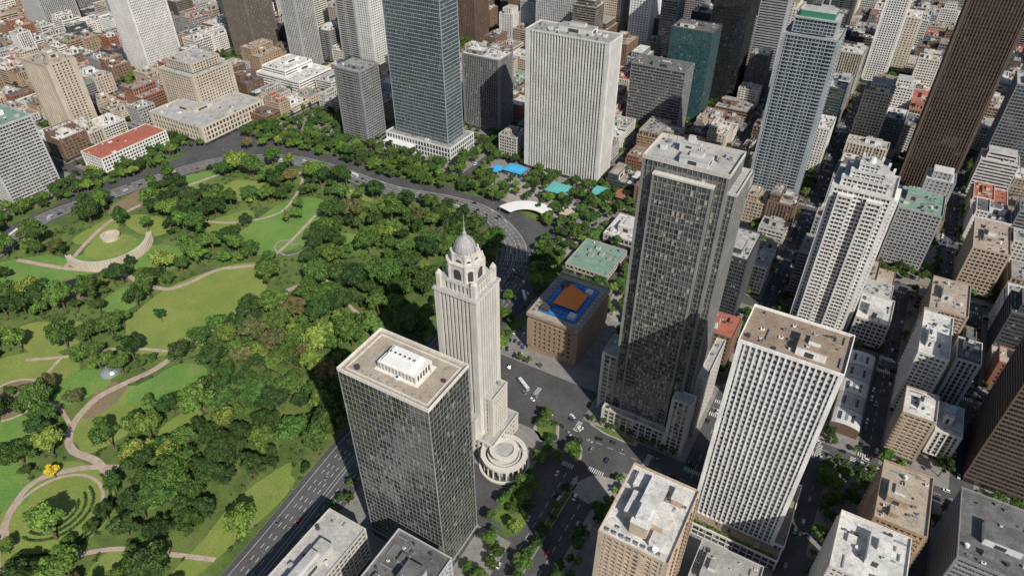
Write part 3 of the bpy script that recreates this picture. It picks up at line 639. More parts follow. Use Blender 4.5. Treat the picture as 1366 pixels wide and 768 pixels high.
# ------------------------------------------------------------------ city blocks
def in_view(x, y, m=60):
    X, Y = x*C30+y*S30, -x*S30+y*C30; d = .788*Y+.6157*350
    return Y > 120-m*.5 and abs(X) < .75*d+m+.02*Y and Y < 1420
blocks = []
def mk(al_, bl_):
    for i in range(len(al_)-1):
        for j in range(len(bl_)-1):
            blocks.append((al_[i]+6.5, al_[i+1]-6.5, bl_[j]+6, bl_[j+1]-6))
mk([-34, 57.5, 110, 180, 250, 330], [342, 445, 552])
mk([-34, 86, 160, 240, 330, 420, 510], [552, 640, 740, 850, 960, 1070, 1180, 1300, 1420, 1550])
mk([-132, -34], [370, 470, 552, 640, 740, 850, 960, 1070, 1180, 1300, 1420, 1550])
mk([-1460, -1350, -1240, -1110, -990, -873, -745, -620, -485, -362, -232, -132], [500, 615, 705, 800, 900, 1010, 1120, 1230, 1350, 1480, 1600])
mk([-1350, -1240, -1110, -990, -873, -745, -680], [150, 240, 330, 425, 500])
mk([31, 90, 155, 230], [150, 255, 342])
blocks += [(-112, -41, 288, 364), (-201, -112, 315, 398) , (-205, -108, 95, 186), (-72, -41, 120, 262), (-205, -122, 222, 264), (-28, 24, 120, 335)]
mb = MB(); road_pts = curve[::2]+avenue[::3]
bl2 = []
for (x0, x1, y0, y1) in blocks:
    if not any(in_view(x, y, 40) for x in (x0, x1) for y in (y0, y1)): continue
    mb.prism([(x0, y0), (x1, y0), (x1, y1), (x0, y1)], 0, .13, 1, 0); bl2.append((x0, x1, y0, y1))
mb.obj('block_pavement', [PAVE, KERB])
mb = MB()
for P, z in ((blob(-290, 530, 34, 24, .2, 3), .14), (blob(-250, 520, 22, 22, .2, 5), .144), (blob(-210, 470, 12, 26, .1, 5), .148), (blob(-135, 425, 18, 30, .1, 9), .152)):
    mb.quad([(p[0], p[1], z) for p in P], 0)
mb.prism(blob(-70, 240, 22, 14, 0, 2), 0, .14, 0); mb.prism(blob(-128, 268, 8, 10, .4, 6), 0, .13, 0); mb.prism(blob(-88, 287, 16, 3.4, 0, 6), 0, .14, 0)
mb.prism(blob(-104, 262, 4.5, 7, .5, 3), 0, .135, 0); mb.prism([(-97, 120), (-93, 120), (-92.5, 240), (-95, 246), (-97.5, 240)], 0, .14, 0); mb.prism([(-78, 110), (-72.3, 110), (-72.3, 250), (-78, 244)], 0, .145, 0)
mb.obj('plaza_paving', [PLZ])
mb = MB(); gi = 0
for P in (blob(-117, 205, 9, 18, 0, 2), blob(-62, 232, 12, 12, 0, 5), blob(-128, 268, 6, 8, .4, 6), blob(-40, 228, 6, 9, 0, 6), blob(-430, 510, 60, 19, 0, 6), blob(-345, 514, 34, 15, 0, 7), blob(-560, 507, 50, 17, .1, 2), blob(-212, 430, 12, 34, .1, 5), blob(-262, 500, 22, 9, 0, 4),
          blob(-690, 235, 9, 60, -.05, 3), blob(-676, 370, 9, 50, -.25, 8), blob(-104, 262, 3, 5.5, .5, 3), blob(-88, 287, 13, 2.2, 0, 6), [(-96.4, 122), (-93.6, 122), (-93.1, 238), (-96.9, 238)], blob(-198, 345, 6, 26, -.1, 3)):
    mb.prism(P, 0, .17+.004*gi, 0); gi += 1
mb.obj('planted_verge', [GR])

lots = []; open_lots = []
FR = random.Random(5)
def split(x0, x1, y0, y1, big):
    w, d = x1-x0, y1-y0; m_ = big
    if w > m_ and w >= d: s = FR.uniform(.38, .62)*w; split(x0, x0+s, y0, y1, big); split(x0+s, x1, y0, y1, big)
    elif d > m_: s = FR.uniform(.38, .62)*d; split(x0, x1, y0, y0+s, big); split(x0, x1, y0+s, y1, big)
    else: lots.append((x0, x1, y0, y1))
for (x0, x1, y0, y1) in bl2:
    if y0 < 300 and x1 < 30: continue
    if x1 < -100 and y0 < 400 and x0 > -300: continue
    if x1 < -40 and x0 > -120 and y0 < 360: continue
    split(x0+2.5, x1-2.5, y0+2.5, y1-2.5, 34 if y0 < 600 else 44)
pal_hi = [('white', 'dark'), ('offw', 'grey'), ('lgrey', 'dark'), ('cream', 'dark'), ('lgrey', 'blue'), ('grey', 'dark'), ('silver', 'blue'), ('dgrey', 'green'), ('bronze', 'dark'), ('brown', 'brown'), ('dgrey', 'dark'), ('white', 'blue')]
pal_lo = [('white', 'dark'), ('offw', 'dark'), ('cream', 'dark'), ('beige', 'dark'), ('tan', 'dark'), ('brown', 'dark'), ('brick', 'dark'), ('lgrey', 'grey'), ('grey', 'dark'), ('beige', 'grey'), ('offw', 'grey'), ('dgrey', 'blue')]
nb = 0
for (x0, x1, y0, y1) in lots:
    cx, cy = (x0+x1)/2, (y0+y1)/2
    if not in_view(cx, cy, 70): continue
    g_ = FR.uniform(.2, 1.4); X0, X1, Y0, Y1 = x0+g_, x1-g_, y0+g_, y1-g_
    if min(X1-X0, Y1-Y0) < 8: continue
    if any(X0 < r[1] and X1 > r[0] and Y0 < r[3] and Y1 > r[2] for r in RES):
        open_lots.append((x0, x1, y0, y1)); continue
    if any(inpoly(x, y, park_poly) for x in (x0, x1) for y in (y0, y1)) or dist_poly((cx, cy), road_pts) < 28: continue
    if -620 < cx < -100 and cy < 568: open_lots.append((x0, x1, y0, y1)); continue
    if FR.random() < .07: open_lots.append((x0, x1, y0, y1)); continue
    q = FR.random()
    if cy < 560 and cx > -140: h = FR.uniform(10, 30) if q < .75 else FR.uniform(30, 48)
    elif cx > -150: h = FR.uniform(8, 26) if q < .7 else (FR.uniform(26, 50) if q < .95 else FR.uniform(55, 80))
    elif cy < 870 and cx > -640: h = FR.uniform(10, 28)
    elif cx > -700 and cy < 700: h = FR.uniform(9, 22)
    elif cx > -700: h = FR.uniform(12, 40) if q < .5 else (FR.uniform(40, 80) if q < .78 else FR.uniform(85, 140))
    elif cx < -680 and cy < 500: h = FR.uniform(9, 26)
    elif cy < 660: h = FR.uniform(10, 32)
    else: h = FR.uniform(9, 30) if q < .62 else (FR.uniform(30, 60) if q < .9 else FR.uniform(70, 115))
    if cx > 40 and cy < 342: h = FR.uniform(12, 30)
    hi = h > 34
    w, g = FR.choice(pal_hi if hi else pal_lo)
    r = FR.choice(['white', 'grey', 'tan', 'lgrey', 'lgrey', 'dark', 'brown', 'white', 'grey'] + ([] if hi else ['red', 'white', 'brown', 'dark']) )
    if not hi and FR.random() < .04: r = 'green'
    sty = FR.choice([dict(bay=3.2, fl=3.2, pw=1.1, pd=.3, bh=1.3, bd=.4), dict(bay=3, fl=3.3, pw=.5, pd=.5, bh=1.1, bd=.25), dict(bay=3.6, fl=3.2, pw=0, pd=.1, bh=1.4, bd=.55),
        dict(bay=3, fl=3.4, pw=1.2, pd=.6, bh=.5, bd=.15), dict(bay=3.4, fl=3, pw=1.3, pd=.3, bh=1.2, bd=.7, balc=.35), dict(bay=4.2, fl=3.4, pw=2.0, pd=.35, bh=1.7, bd=.25)])
    mb, k = simple_tower('b', X0, X1, Y0, Y1, h, w, g, r, dict(clutter=1.3, par=FR.uniform(.5, 1.5)), base=3.6, **sty)
    RES.pop()
    if hi and FR.random() < .5 and min(X1-X0, Y1-Y0) > 20:
        facade(mb, X0+4, X1-4, Y0+4, Y1-4, h+.5, h+7.5, **{k_: v for k_, v in sty.items() if k_ != 'balc'}); mb.box(X0+3.6, X1-3.6, Y0+3.6, Y1-3.6, h+7.5, h+8.1, 0, topmat=2)
    if not hi and FR.random() < .35:
        s_ = FR.uniform(.35, .6); xm = X0+(X1-X0)*s_; hh = h+FR.uniform(3, 9)
        facade(mb, X0+.8, xm, Y0+.8, Y1-.8, h+.5, hh, bay=3.3, fl=3.1, pw=1, pd=.25, bh=1.2, bd=.15); roof(mb, X0+.8, xm, Y0+.8, Y1-.8, hh, FR, clutter=1.2, pent=False)
    nm = ('high_rise_building' if h > 60 else 'mid_rise_building' if hi else FR.choice(['apartment_building', 'office_building', 'shop_building']))
    mb.obj(nm, building_mats(w, g, r)); nb += 1

def pavilion(nm, P, z0, z1, m):
    mb = MB()
    mb.prism(P, z1-.5, z1, 0, 0); c = (sum(p[0] for p in P)/len(P), sum(p[1] for p in P)/len(P))
    mb.prism([(c[0]+(p[0]-c[0])*.85, c[1]+(p[1]-c[1])*.85) for p in P], .1, z1-.5, 1)
    for i in range(4): mb.prism([(c[0]+(p[0]-c[0])*.12+(i-1.5)*4, c[1]+(p[1]-c[1])*.5) for p in P], z1, z1+.8, 0, sc=.6)
    for p in P[::max(1, len(P)//8)]: mb.cyl(c[0]+(p[0]-c[0])*.95, c[1]+(p[1]-c[1])*.95, .1, z1-.5, .25, 2, 6)
    mb.obj(nm, [m, G['grey'], DARK])
def rect(x0, x1, y0, y1): return [(x0, y0), (x1, y0), (x1, y1), (x0, y1)]
pavilion('blue_roofed_pavilion', rect(-330, -308, 552, 568), 0, 6, MSKY); pavilion('blue_roofed_pavilion', rect(-342, -333, 545, 560), 0, 5, MSKY)
pavilion('teal_roofed_pavilion', rect(-272, -246, 536, 556), 0, 6, MTEAL); pavilion('teal_roofed_pavilion', rect(-228, -214, 548, 566), 0, 9, MTEAL); pavilion('market_kiosk', rect(-300, -282, 560, 572), 0, 5, TRIM)
pavilion('market_kiosk', rect(-207, -192, 556, 574), 0, 8, W['brick']); pavilion('market_kiosk', rect(-240, -229, 505, 522), 0, 5, W['cream'])
arc = [(-262+34*math.cos(t), 478+34*math.sin(t)) for t in [1.1+.1*i for i in range(19)]]+[(-262+19*math.cos(t), 478+19*math.sin(t)) for t in [2.9-.1*i for i in range(19)]]
mb = MB(); mb.prism(arc, 5.4, 6, 0, 0)
for i in range(0, 19, 3): mb.cyl(arc[i][0]*.98-262*.02, arc[i][1]*.98+478*.02, .1, 5.4, .3, 1, 6)
mb.obj('curved_white_canopy', [TRIM, MET])

# ------------------------------------------------------------------ road markings
mb = MB()
def dashes(P, d, z, L=3, gap=5, w=.14):
    Q = offs(P, d)
    for i in range(len(Q)-1):
        seg = math.dist(Q[i], Q[i+1]); t = 0
        dx, dy = (Q[i+1][0]-Q[i][0])/seg, (Q[i+1][1]-Q[i][1])/seg
        while t+L < seg:
            x, y = Q[i][0]+dx*t, Q[i][1]+dy*t
            mb.quad([(x-dy*w, y+dx*w, z), (x+dy*w, y-dx*w, z), (x+dx*L+dy*w, y+dy*L-dx*w, z), (x+dx*L-dy*w, y+dy*L+dx*w, z)][::-1], 0); t += L+gap
def crosswalk(cx, cy, along, length, width=3.4, z=.05):
    n = int(length/1.3)
    for i in range(n):
        o = -length/2+i*1.3
        if along == 'x': mb.box(cx+o, cx+o+.5, cy-width/2, cy+width/2, z-.02, z, 0)
        else: mb.box(cx-width/2, cx+width/2, cy+o, cy+o+.5, z-.02, z, 0)
for d in (-11.5, -8, -4.6, 4.6, 8, 11.5): dashes(avenue, d, .045)
for d in (-15.6, 15.6, 1.1, -1.1): ribbon(mb, avenue, .2, .045, 0, d)
dashes(curve, 0, .04, 3, 3, .18); dashes(curve, 4, .04); dashes(curve, -4, .04)
for d in (8.6, -8.6): ribbon(mb, curve, .22, .04, 0, d)
for a_ in (-34, 57.5, 86, 24+3, -132):
    for b_ in range(350 if a_ != -34 else 215, 1300, 8):
        if in_view(a_, b_, 0) and b_ % 100 > 12: mb.box(a_-.1, a_+.1, b_, b_+4, .0, .02, 0)
for b_ in (342, 275):
    for a_ in range(-96 if b_ == 275 else -40, 200 if b_ == 342 else -30, 8): mb.box(a_, a_+4, b_-.1, b_+.1, 0, .02, 0)
for b_ in range(120, 250, 8): mb.box(-85.1, -84.9, b_, b_+4, 0, .02, 0); mb.box(-102.1, -101.9, b_, b_+4, 0, .02, 0)
for c_ in ((-34, 268, 'x', 12), (-34, 284, 'x', 12), (-62, 276, 'y', 16), (-86, 254, 'x', 11), (-103, 250, 'x', 9), (-112, 282, 'y', 10), (-34, 336, 'x', 12), (-34, 349, 'x', 12), (27, 336, 'x', 8), (27, 348, 'x', 8), (57, 350, 'x', 10), (30, 342, 'y', 10), (50, 342, 'y', 10), (-24, 342, 'y', 10), (-150, 296, 'y', 8), (90, 336, 'x', 10), (84, 342, 'y', 10), (57, 439, 'x', 10), (57, 452, 'x', 10)): crosswalk(*c_)
for x in (-34, 57.5, 110, -132, -232):
    for y in (445, 552, 640, 740, 850):
        crosswalk(x, y-8, 'x', 10); crosswalk(x, y+8, 'x', 10)
mb.obj('road_markings', [WHITE])

# ------------------------------------------------------------------ trees
def leaf_mat(name, dark):
    m, nt, b, o = new_mat(name)
    oi = nt.nodes.new('ShaderNodeObjectInfo'); g = nt.nodes.new('ShaderNodeNewGeometry')
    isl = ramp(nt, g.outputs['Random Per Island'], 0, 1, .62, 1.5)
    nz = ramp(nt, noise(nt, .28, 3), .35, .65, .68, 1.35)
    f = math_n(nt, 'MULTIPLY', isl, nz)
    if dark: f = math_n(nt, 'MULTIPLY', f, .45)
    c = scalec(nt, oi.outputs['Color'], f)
    nt.links.new(c, b.inputs['Base Color']); b.inputs['Roughness'].default_value = .65
    b.inputs['Specular IOR Level'].default_value = .25
    if not dark:
        tr = nt.nodes.new('ShaderNodeBsdfTranslucent'); nt.links.new(c, tr.inputs[0])
        mx = nt.nodes.new('ShaderNodeMixShader'); mx.inputs[0].default_value = .25
        nt.links.new(b.outputs[0], mx.inputs[1]); nt.links.new(tr.outputs[0], mx.inputs[2]); nt.links.new(mx.outputs[0], o.inputs[0])
    return m
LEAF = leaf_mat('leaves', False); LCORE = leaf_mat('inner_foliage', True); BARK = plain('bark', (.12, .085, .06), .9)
PHI = (1+5**.5)/2
ICO = [Vector(p).normalized() for p in [(-1,PHI,0),(1,PHI,0),(-1,-PHI,0),(1,-PHI,0),(0,-1,PHI),(0,1,PHI),(0,-1,-PHI),(0,1,-PHI),(PHI,0,-1),(PHI,0,1),(-PHI,0,-1),(-PHI,0,1)]]
ICF = [(0,11,5),(0,5,1),(0,1,7),(0,7,10),(0,10,11),(1,5,9),(5,11,4),(11,10,2),(10,7,6),(7,1,8),(3,9,4),(3,4,2),(3,2,6),(3,6,8),(3,8,9),(4,9,5),(2,4,11),(6,2,10),(8,6,7),(9,8,1)]
def rv(r):
    while True:
        v = Vector((r.uniform(-1, 1), r.uniform(-1, 1), r.uniform(-1, 1)))
        if .05 < v.length < 1: return v.normalized()
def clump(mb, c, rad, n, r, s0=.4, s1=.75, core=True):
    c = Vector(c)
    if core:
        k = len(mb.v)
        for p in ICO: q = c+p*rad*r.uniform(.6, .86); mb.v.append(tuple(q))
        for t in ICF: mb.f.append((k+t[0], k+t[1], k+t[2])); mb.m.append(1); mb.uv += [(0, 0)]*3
    for _ in range(n):
        d = rv(r)
        if d.z < -.35: d.z *= -1
        p = c+d*rad*r.uniform(.72, 1.15); nrm = (d+rv(r)*.75).normalized()
        u = nrm.cross(rv(r))
        if u.length < .1: continue
        u.normalize(); w = nrm.cross(u); a, b = r.uniform(s0, s1), r.uniform(s0, s1)*.8
        mb.quad([tuple(p-u*a), tuple(p-w*b*.8+u*a*.1), tuple(p+u*a), tuple(p+w*b)], 0)
def tree_mesh(seed, Rr, H, flat=.7, nl=24, ln=110, s0=.3, s1=.58):
    r = random.Random(seed); mb = MB(); th_ = H*.42
    def limb(p, q, r1, r2):
        p, q = Vector(p), Vector(q); d = (q-p).normalized(); u = d.orthogonal().normalized(); w = d.cross(u); k = len(mb.v)
        for c, rr in ((p, r1), (q, r2)):
            for i in range(6):
                t = i*math.pi/3; mb.v.append(tuple(c+(u*math.cos(t)+w*math.sin(t))*rr))
        for i in range(6): j = (i+1) % 6; mb.f.append((k+i, k+j, k+6+j, k+6+i)); mb.m.append(2); mb.uv += [(0, 0)]*4
    limb((0, 0, 0), (.1, .1, th_), .42, .3)
    zc_ = H-Rr*flat
    lean = (r.uniform(-.15, .15)*Rr, r.uniform(-.15, .15)*Rr)
    for i in range(nl):
        d = rv(r); rr = r.uniform(.35, 1.05)
        if d.z < -.3: d.z = abs(d.z)*.5
        lr = r.uniform(.19, .38)*Rr
        c = Vector((lean[0]+d.x*rr*(Rr-lr*.6), lean[1]+d.y*rr*(Rr-lr*.6), zc_+d.z*rr*(Rr*flat-lr*.4)))
        clump(mb, c, lr, int(ln*(lr/2)**1.3)+24, r, s0, s1)
        if i < 6: limb((.1, .1, th_*.9), (c.x*.8, c.y*.8, c.z-.4), .2, .07)
    return mb.obj('tree_mesh', [LEAF, LCORE, BARK], link=False)
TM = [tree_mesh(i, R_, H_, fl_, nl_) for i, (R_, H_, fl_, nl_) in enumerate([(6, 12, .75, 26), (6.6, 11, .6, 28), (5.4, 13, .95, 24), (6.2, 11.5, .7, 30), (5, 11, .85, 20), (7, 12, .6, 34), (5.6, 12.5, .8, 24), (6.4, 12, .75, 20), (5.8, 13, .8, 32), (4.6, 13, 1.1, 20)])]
TS = [tree_mesh(50+i, 2.9, 7, .9, 10, 70, .35, .65) for i in range(3)]
cols = dict(dark=(.042, .082, .021), mid=(.066, .122, .027), green=(.09, .165, .034), light=(.135, .215, .042), yg=(.19, .25, .05), olive=(.125, .125, .045), rust=(.19, .14, .055), yellow=(.6, .42, .04))
def tree(x, y, s, col, meshes=TM, name='broadleaf_tree', z=.1):
    o = bpy.data.objects.new(name, RNG.choice(meshes)); scene.collection.objects.link(o)
    o.location = (x, y, z); o.rotation_euler = (RNG.uniform(-.05, .05), RNG.uniform(-.05, .05), RNG.uniform(0, 6.28)); o.scale = (s*RNG.uniform(.85, 1.15), s*RNG.uniform(.85, 1.15), s*RNG.uniform(.85, 1.15))
    c = cols[col]; k = RNG.uniform(.8, 1.25); o.color = (c[0]*k*RNG.uniform(.88, 1.15), c[1]*k, c[2]*k, 1)
cell = {}
def place_ok(x, y, d):
    i, j = int(x//20), int(y//20)
    for a in (-1, 0, 1):
        for b in (-1, 0, 1):
            for (p, q, e) in cell.get((i+a, j+b), []):
                if (p-x)**2+(q-y)**2 < ((d+e)/2)**2: return False
    cell.setdefault((i, j), []).append((x, y, d)); return True
nt_ = 0
pzs = [(q[0], q[1], w) for q, w in pz]
for it in range(16000):
    x, y = RNG.uniform(-660, -238), RNG.uniform(-10, 475)
    if not in_view(x, y, 25) or not inpoly(x, y, park_poly): continue
    s = RNG.uniform(1.2, 2.0) if it < 4600 else RNG.uniform(.6, 1.25)
    if any(inpoly(x, y, P) for P in lawns) and RNG.random() > .009: continue
    clr = math.sin(x*.045+2*math.sin(y*.021))*math.sin(y*.05+1.7*math.sin(x*.018))
    if clr > (.45 if x < -380 else .8): continue
    if any(abs(x-p[0]) < 9 and (x-p[0])**2+(y-p[1])**2 < (p[2]/2+2.0+2.9*s)**2 for p in pzs): continue
    if dist_poly((x, y), road_pts) < 15+s*2: continue
    if x > -264 and y < 190 and RNG.random() > .12: continue
    if not place_ok(x, y, (8.2 if x < -380 else 7.6)*s): continue
    q = RNG.random()
    zone = math.sin(x*.021+1.3)*math.cos(y*.027)
    if y > 420: zone += .2
    q += zone*.16
    col = 'dark' if q < .34 else 'mid' if q < .6 else 'green' if q < .8 else 'light' if q < .92 else 'yg' if q < .97 else 'olive' if q < 1.09 else 'rust'
    tree(x, y, s, col); nt_ += 1
tree(-372, 84, .9, 'yellow')
tree(-332, 118, 1.5, 'yg'); tree(-318, 128, 1.7, 'yg'); tree(-440, 214, 1.0, 'dark')
for x, y in ((-606, 458), (-594, 470), (-580, 478), (-566, 484)): tree(x, y, 1, RNG.choice(['yg', 'olive', 'rust']))
mb = MB(); r = random.Random(9)
for _ in range(9000):
    x, y = r.uniform(-640, -240), r.uniform(0, 470)
    if not in_view(x, y, 5) or not inpoly(x, y, park_poly) or any(inpoly(x, y, P) for P in lawns): continue
    if any(abs(x-p[0]) < 4 and (x-p[0])**2+(y-p[1])**2 < (p[2]/2+1.2)**2 for p in pzs): continue
    if r.random() < .5: clump(mb, (x, y, .5), r.uniform(.7, 1.9), 16, r, .3, .6)
o = mb.obj('undergrowth_shrubs', [LEAF, LCORE]); o.color = (.07, .12, .03, 1)
mb = MB()
for rad, a0, a1 in ((12, -1.4, 1.2), (16, -1.5, 1.4), (20, -1.5, 1.5), (29, -1.2, 1.6), (32.5, -1.0, 1.5)):
    n = int(rad*(a1-a0)/1.1)
    for i in range(n):
        t = a0+(a1-a0)*i/n; clump(mb, (-350+rad*math.cos(t), 70+rad*math.sin(t), .6), .95, 16, r, .25, .45)
o = mb.obj('garden_hedge', [LEAF, LCORE]); o.color = (.05, .11, .03, 1)

STC = ['dark', 'mid', 'mid', 'green', 'green', 'light', 'mid']
def free_of_buildings(x, y, m=1.5): return not any(r_[0]-m+2 < x < r_[1]+m-2 and r_[2]-m+2 < y < r_[3]+m-2 for r_ in RES)
for (x0, x1, y0, y1) in bl2:
    step = 10
    dens = .46 if x0 > -60 else .5
    for sx in (x0+1.2, x1-1.2):
        for i in range(int((y1-y0)/step)):
            y = y0+3+i*step+RNG.uniform(-2, 2)
            if RNG.random() < dens and in_view(sx, y, 10) and not inpoly(sx, y, park_poly) and dist_poly((sx, y), road_pts) > 14 and free_of_buildings(sx, y): tree(sx, y, RNG.uniform(.7, 1.4), RNG.choice(STC), TS, 'street_tree')
    for sy in (y0+1.2, y1-1.2):
        for i in range(int((x1-x0)/step)):
            x = x0+3+i*step+RNG.uniform(-2, 2)
            if RNG.random() < dens and in_view(x, sy, 10) and not inpoly(x, sy, park_poly) and dist_poly((x, sy), road_pts) > 14 and free_of_buildings(x, sy): tree(x, sy, RNG.uniform(.7, 1.4), RNG.choice(STC), TS, 'street_tree')
def clear_zone(x, y): return (-345 < x < -300 and 542 < y < 575) or (-275 < x < -243 and 533 < y < 560) or (-232 < x < -210 and 545 < y < 570) or (-299 < x < -250 and 478 < y < 514) or (-210 < x < -189 and 553 < y < 577) or (-243 < x < -226 and 502 < y < 525)
def on_link(x, y): return dist_poly((x, y), link) < 9
for (x0, x1, y0, y1) in open_lots:
    for _ in range(int((x1-x0)*(y1-y0)/40)):
        x, y = RNG.uniform(x0, x1), RNG.uniform(y0, y1)
        if free_of_buildings(x, y, 5) and dist_poly((x, y), road_pts) > 16 and not inpoly(x, y, park_poly) and not clear_zone(x, y) and place_ok(x, y, 7): tree(x, y, RNG.uniform(.6, 1.05), RNG.choice(STC))
def grove(x0, x1, y0, y1, n, s0=.7, s1=1.15, d=7.5):
    for _ in range(n*3):
        x, y = RNG.uniform(x0, x1), RNG.uniform(y0, y1)
        if free_of_buildings(x, y, 4.5) and dist_poly((x, y), road_pts) > 16.5 and not clear_zone(x, y) and not on_link(x, y) and not inpoly(x, y, park_poly) and place_ok(x, y, d): tree(x, y, RNG.uniform(s0, s1), RNG.choice(STC))
grove(-390, -300, 492, 532, 70); grove(-640, -485, 480, 535, 120); grove(-485, -385, 485, 535, 70); grove(-300, -205, 490, 576, 50); grove(-226, -140, 396, 432, 44); grove(-230, -200, 330, 480, 60); grove(-206, -190, 225, 330, 30); grove(-230, -130, 478, 575, 70)
grove(-150, -108, 400, 480, 50, .6, .95); grove(-232, -180, 570, 615, 30); grove(-390, -322, 570, 640, 50); grove(-300, -240, 484, 500, 10); grove(-706, -668, 170, 310, 50); grove(-692, -658, 305, 440, 50); grove(-205, -179, 300, 400, 30, .6, .9)
for P in ((-126, -108, 190, 222, 14), (-74, -46, 216, 248, 16), (-134, -121, 260, 277, 6), (-122, -110, 120, 186, 12), (-48, -36, 190, 240, 8), (34, 62, 306, 334, 14), (-124, -112, 225, 255, 6), (-106, -101, 257, 266, 3), (-96.5, -93.5, 124, 236, 14), (-77, -73, 112, 210, 12)): grove(*P, .55, .85, 6)
for i in range(9): tree(-106+i*7, 289.5, .85, 'mid', TS, 'street_tree')
for i in range(20):
    if i % 5 != 3: tree(-204.5-i*.35, 60+i*9, RNG.uniform(.8, 1.2), RNG.choice(STC), TS, 'street_tree')

mb = MB()
for i in range(60): clump(mb, (-28+i*.85, 244.5+r.uniform(-.5, .5), 9.6), .9, 14, r, .25, .5)
o = mb.obj('podium_hedge', [LEAF, LCORE]); o.color = (.12, .2, .03, 1)

# ------------------------------------------------------------------ vehicles
def obj_color_paint():
    m, nt, b, o = new_mat('vehicle_paint'); oi = nt.nodes.new('ShaderNodeObjectInfo')
    nt.links.new(oi.outputs['Color'], b.inputs['Base Color']); b.inputs['Roughness'].default_value = .3; b.inputs['Coat Weight'].default_value = .4
    return m
PAINT = obj_color_paint(); VGL = plain('vehicle_glass', (.015, .018, .02), .08); TYRE = plain('tyre_rubber', (.02, .02, .02), .9)
HL = plain('headlamp', (.7, .7, .68), .2); TL = plain('tail_lamp', (.35, .02, .02), .3)
def car_mesh(L, Wd, H, hood, boot):
    mb = MB(); w = Wd/2
    low = [(-L/2, .35), (L/2, .35), (L/2, .62), (L/2-.15, .78), (L/2-hood, .9), (-L/2+boot, .92), (-L/2+.05, .85)]
    def ext(prof, w1, mat, w2=None, topz=None):
        k = len(mb.v); n = len(prof)
        for sgn in (-1, 1):
            for (x, z) in prof: mb.v.append((x, sgn*(w1 if (w2 is None or z < topz) else w2), z))
        mb.f.append(tuple(k+i for i in range(n))); mb.f.append(tuple(k+n+i for i in range(n))[::-1]); mb.m += [mat]*2; mb.uv += [(0, 0)]*2*n
        for i in range(n): j = (i+1) % n; mb.f.append((k+i, k+n+i, k+n+j, k+j)); mb.m.append(mat); mb.uv += [(0, 0)]*4
    ext(low, w, 0)
    ext([(-L/2+boot*.7, .9), (L/2-hood+.1, .9), (L/2-hood-.65, H-.06), (-L/2+boot*.7+.5, H-.06)], w*.93, 1, w*.76, 1.1)
    ext([(-L/2+boot*.7+.45, H-.07), (L/2-hood-.6, H-.07), (L/2-hood-.7, H), (-L/2+boot*.7+.55, H)], w*.77, 0)
    for sx in (-1, 1):
        for sy in (-1, 1):
            k = len(mb.v); cx = sx*L*.31
            for yy in (sy*(w-.2), sy*(w+.02)):
                for i in range(10): t = i*.6283; mb.v.append((cx+.33*math.cos(t), yy, .33+.33*math.sin(t)))
            mb.f.append(tuple(k+10+i for i in range(10))); mb.m.append(2); mb.uv += [(0, 0)]*10
            for i in range(10): j = (i+1) % 10; mb.f.append((k+i, k+j, k+10+j, k+10+i)); mb.m.append(2); mb.uv += [(0, 0)]*4
    for sy in (-1, 1): mb.box(L/2-.02, L/2+.02, sy*w*.7-.16, sy*w*.7+.16, .6, .74, 3); mb.box(-L/2-.03, -L/2+.01, sy*w*.75-.14, sy*w*.75+.14, .65, .8, 4)
    return mb.obj('car_mesh', [PAINT, VGL, TYRE, HL, TL], link=False)
CARS = [car_mesh(4.5, 1.8, 1.45, 1.25, .8), car_mesh(4.1, 1.75, 1.5, 1.0, .15), car_mesh(4.8, 1.9, 1.75, 1.1, .1)]
mb = MB(); mb.box(-6, 6, -1.25, 1.25, .4, 1.4, 0); mb.box(-5.97, 5.97, -1.22, 1.22, 1.4, 2.4, 1, 1.4, 1.2, 1); mb.box(-6, 6, -1.25, 1.25, 2.4, 3.05, 0)
for i in range(9): mb.box(-6+i*1.47, -5.86+i*1.47, -1.245, 1.245, 1.4, 2.4, 0)
for x in (-3, 1.5): mb.box(x, x+1.8, -.7, .7, 3.05, 3.35, 3)
for x in (-4, 3.8):
    for s_ in (-1, 1): mb.box(x-.45, x+.45, s_*1.28-.06, s_*1.28+.06, .05, .95, 2)
BUS = mb.obj('bus_mesh', [PAINT, VGL, TYRE, TRIM], link=False)
CC = [(.7, .7, .7), (.75, .75, .75), (.02, .02, .025), (.03, .03, .03), (.3, .31, .33), (.12, .12, .13), (.2, .2, .21), (.5, .5, .48), (.6, .6, .6), (.03, .05, .12), (.05, .05, .055)]
def veh(x, y, ang, mesh=None, name='car', z=.05, col=None):
    o = bpy.data.objects.new(name, mesh or RNG.choice(CARS)); scene.collection.objects.link(o); o.location = (x, y, z); o.rotation_euler = (0, 0, ang)
    c = col or (RNG.choice(CC) if RNG.random() > .06 else RNG.choice([(.3, .03, .03), (.04, .08, .25)])); o.color = (*c, 1)
def along(P, d, prob, rev=False, spacing=9, name='car'):
    Q = offs(P, d); acc = 0
    for i in range(len(Q)-1):
        seg = math.dist(Q[i], Q[i+1]); ang = math.atan2(Q[i+1][1]-Q[i][1], Q[i+1][0]-Q[i][0])+(math.pi if rev else 0); t = spacing-acc if acc else 0
        while t < seg:
            x, y = Q[i][0]+(Q[i+1][0]-Q[i][0])*t/seg, Q[i][1]+(Q[i+1][1]-Q[i][1])*t/seg
            if in_view(x, y, 5) and RNG.random() < prob:
                if RNG.random() < .04 and name == 'car': veh(x, y, ang, BUS, 'city_bus', col=(.6, .6, .6))
                else: veh(x, y, ang, name=name)
            t += spacing+RNG.uniform(0, 4)
        acc = seg-(t-spacing) if t > seg else 0
        acc = max(0, min(acc, spacing-.1))
for d, p in ((-13.3, .1), (-9.7, .14), (-6.2, .12), (-2.8, .08)): along(avenue, d, p, False, 12)
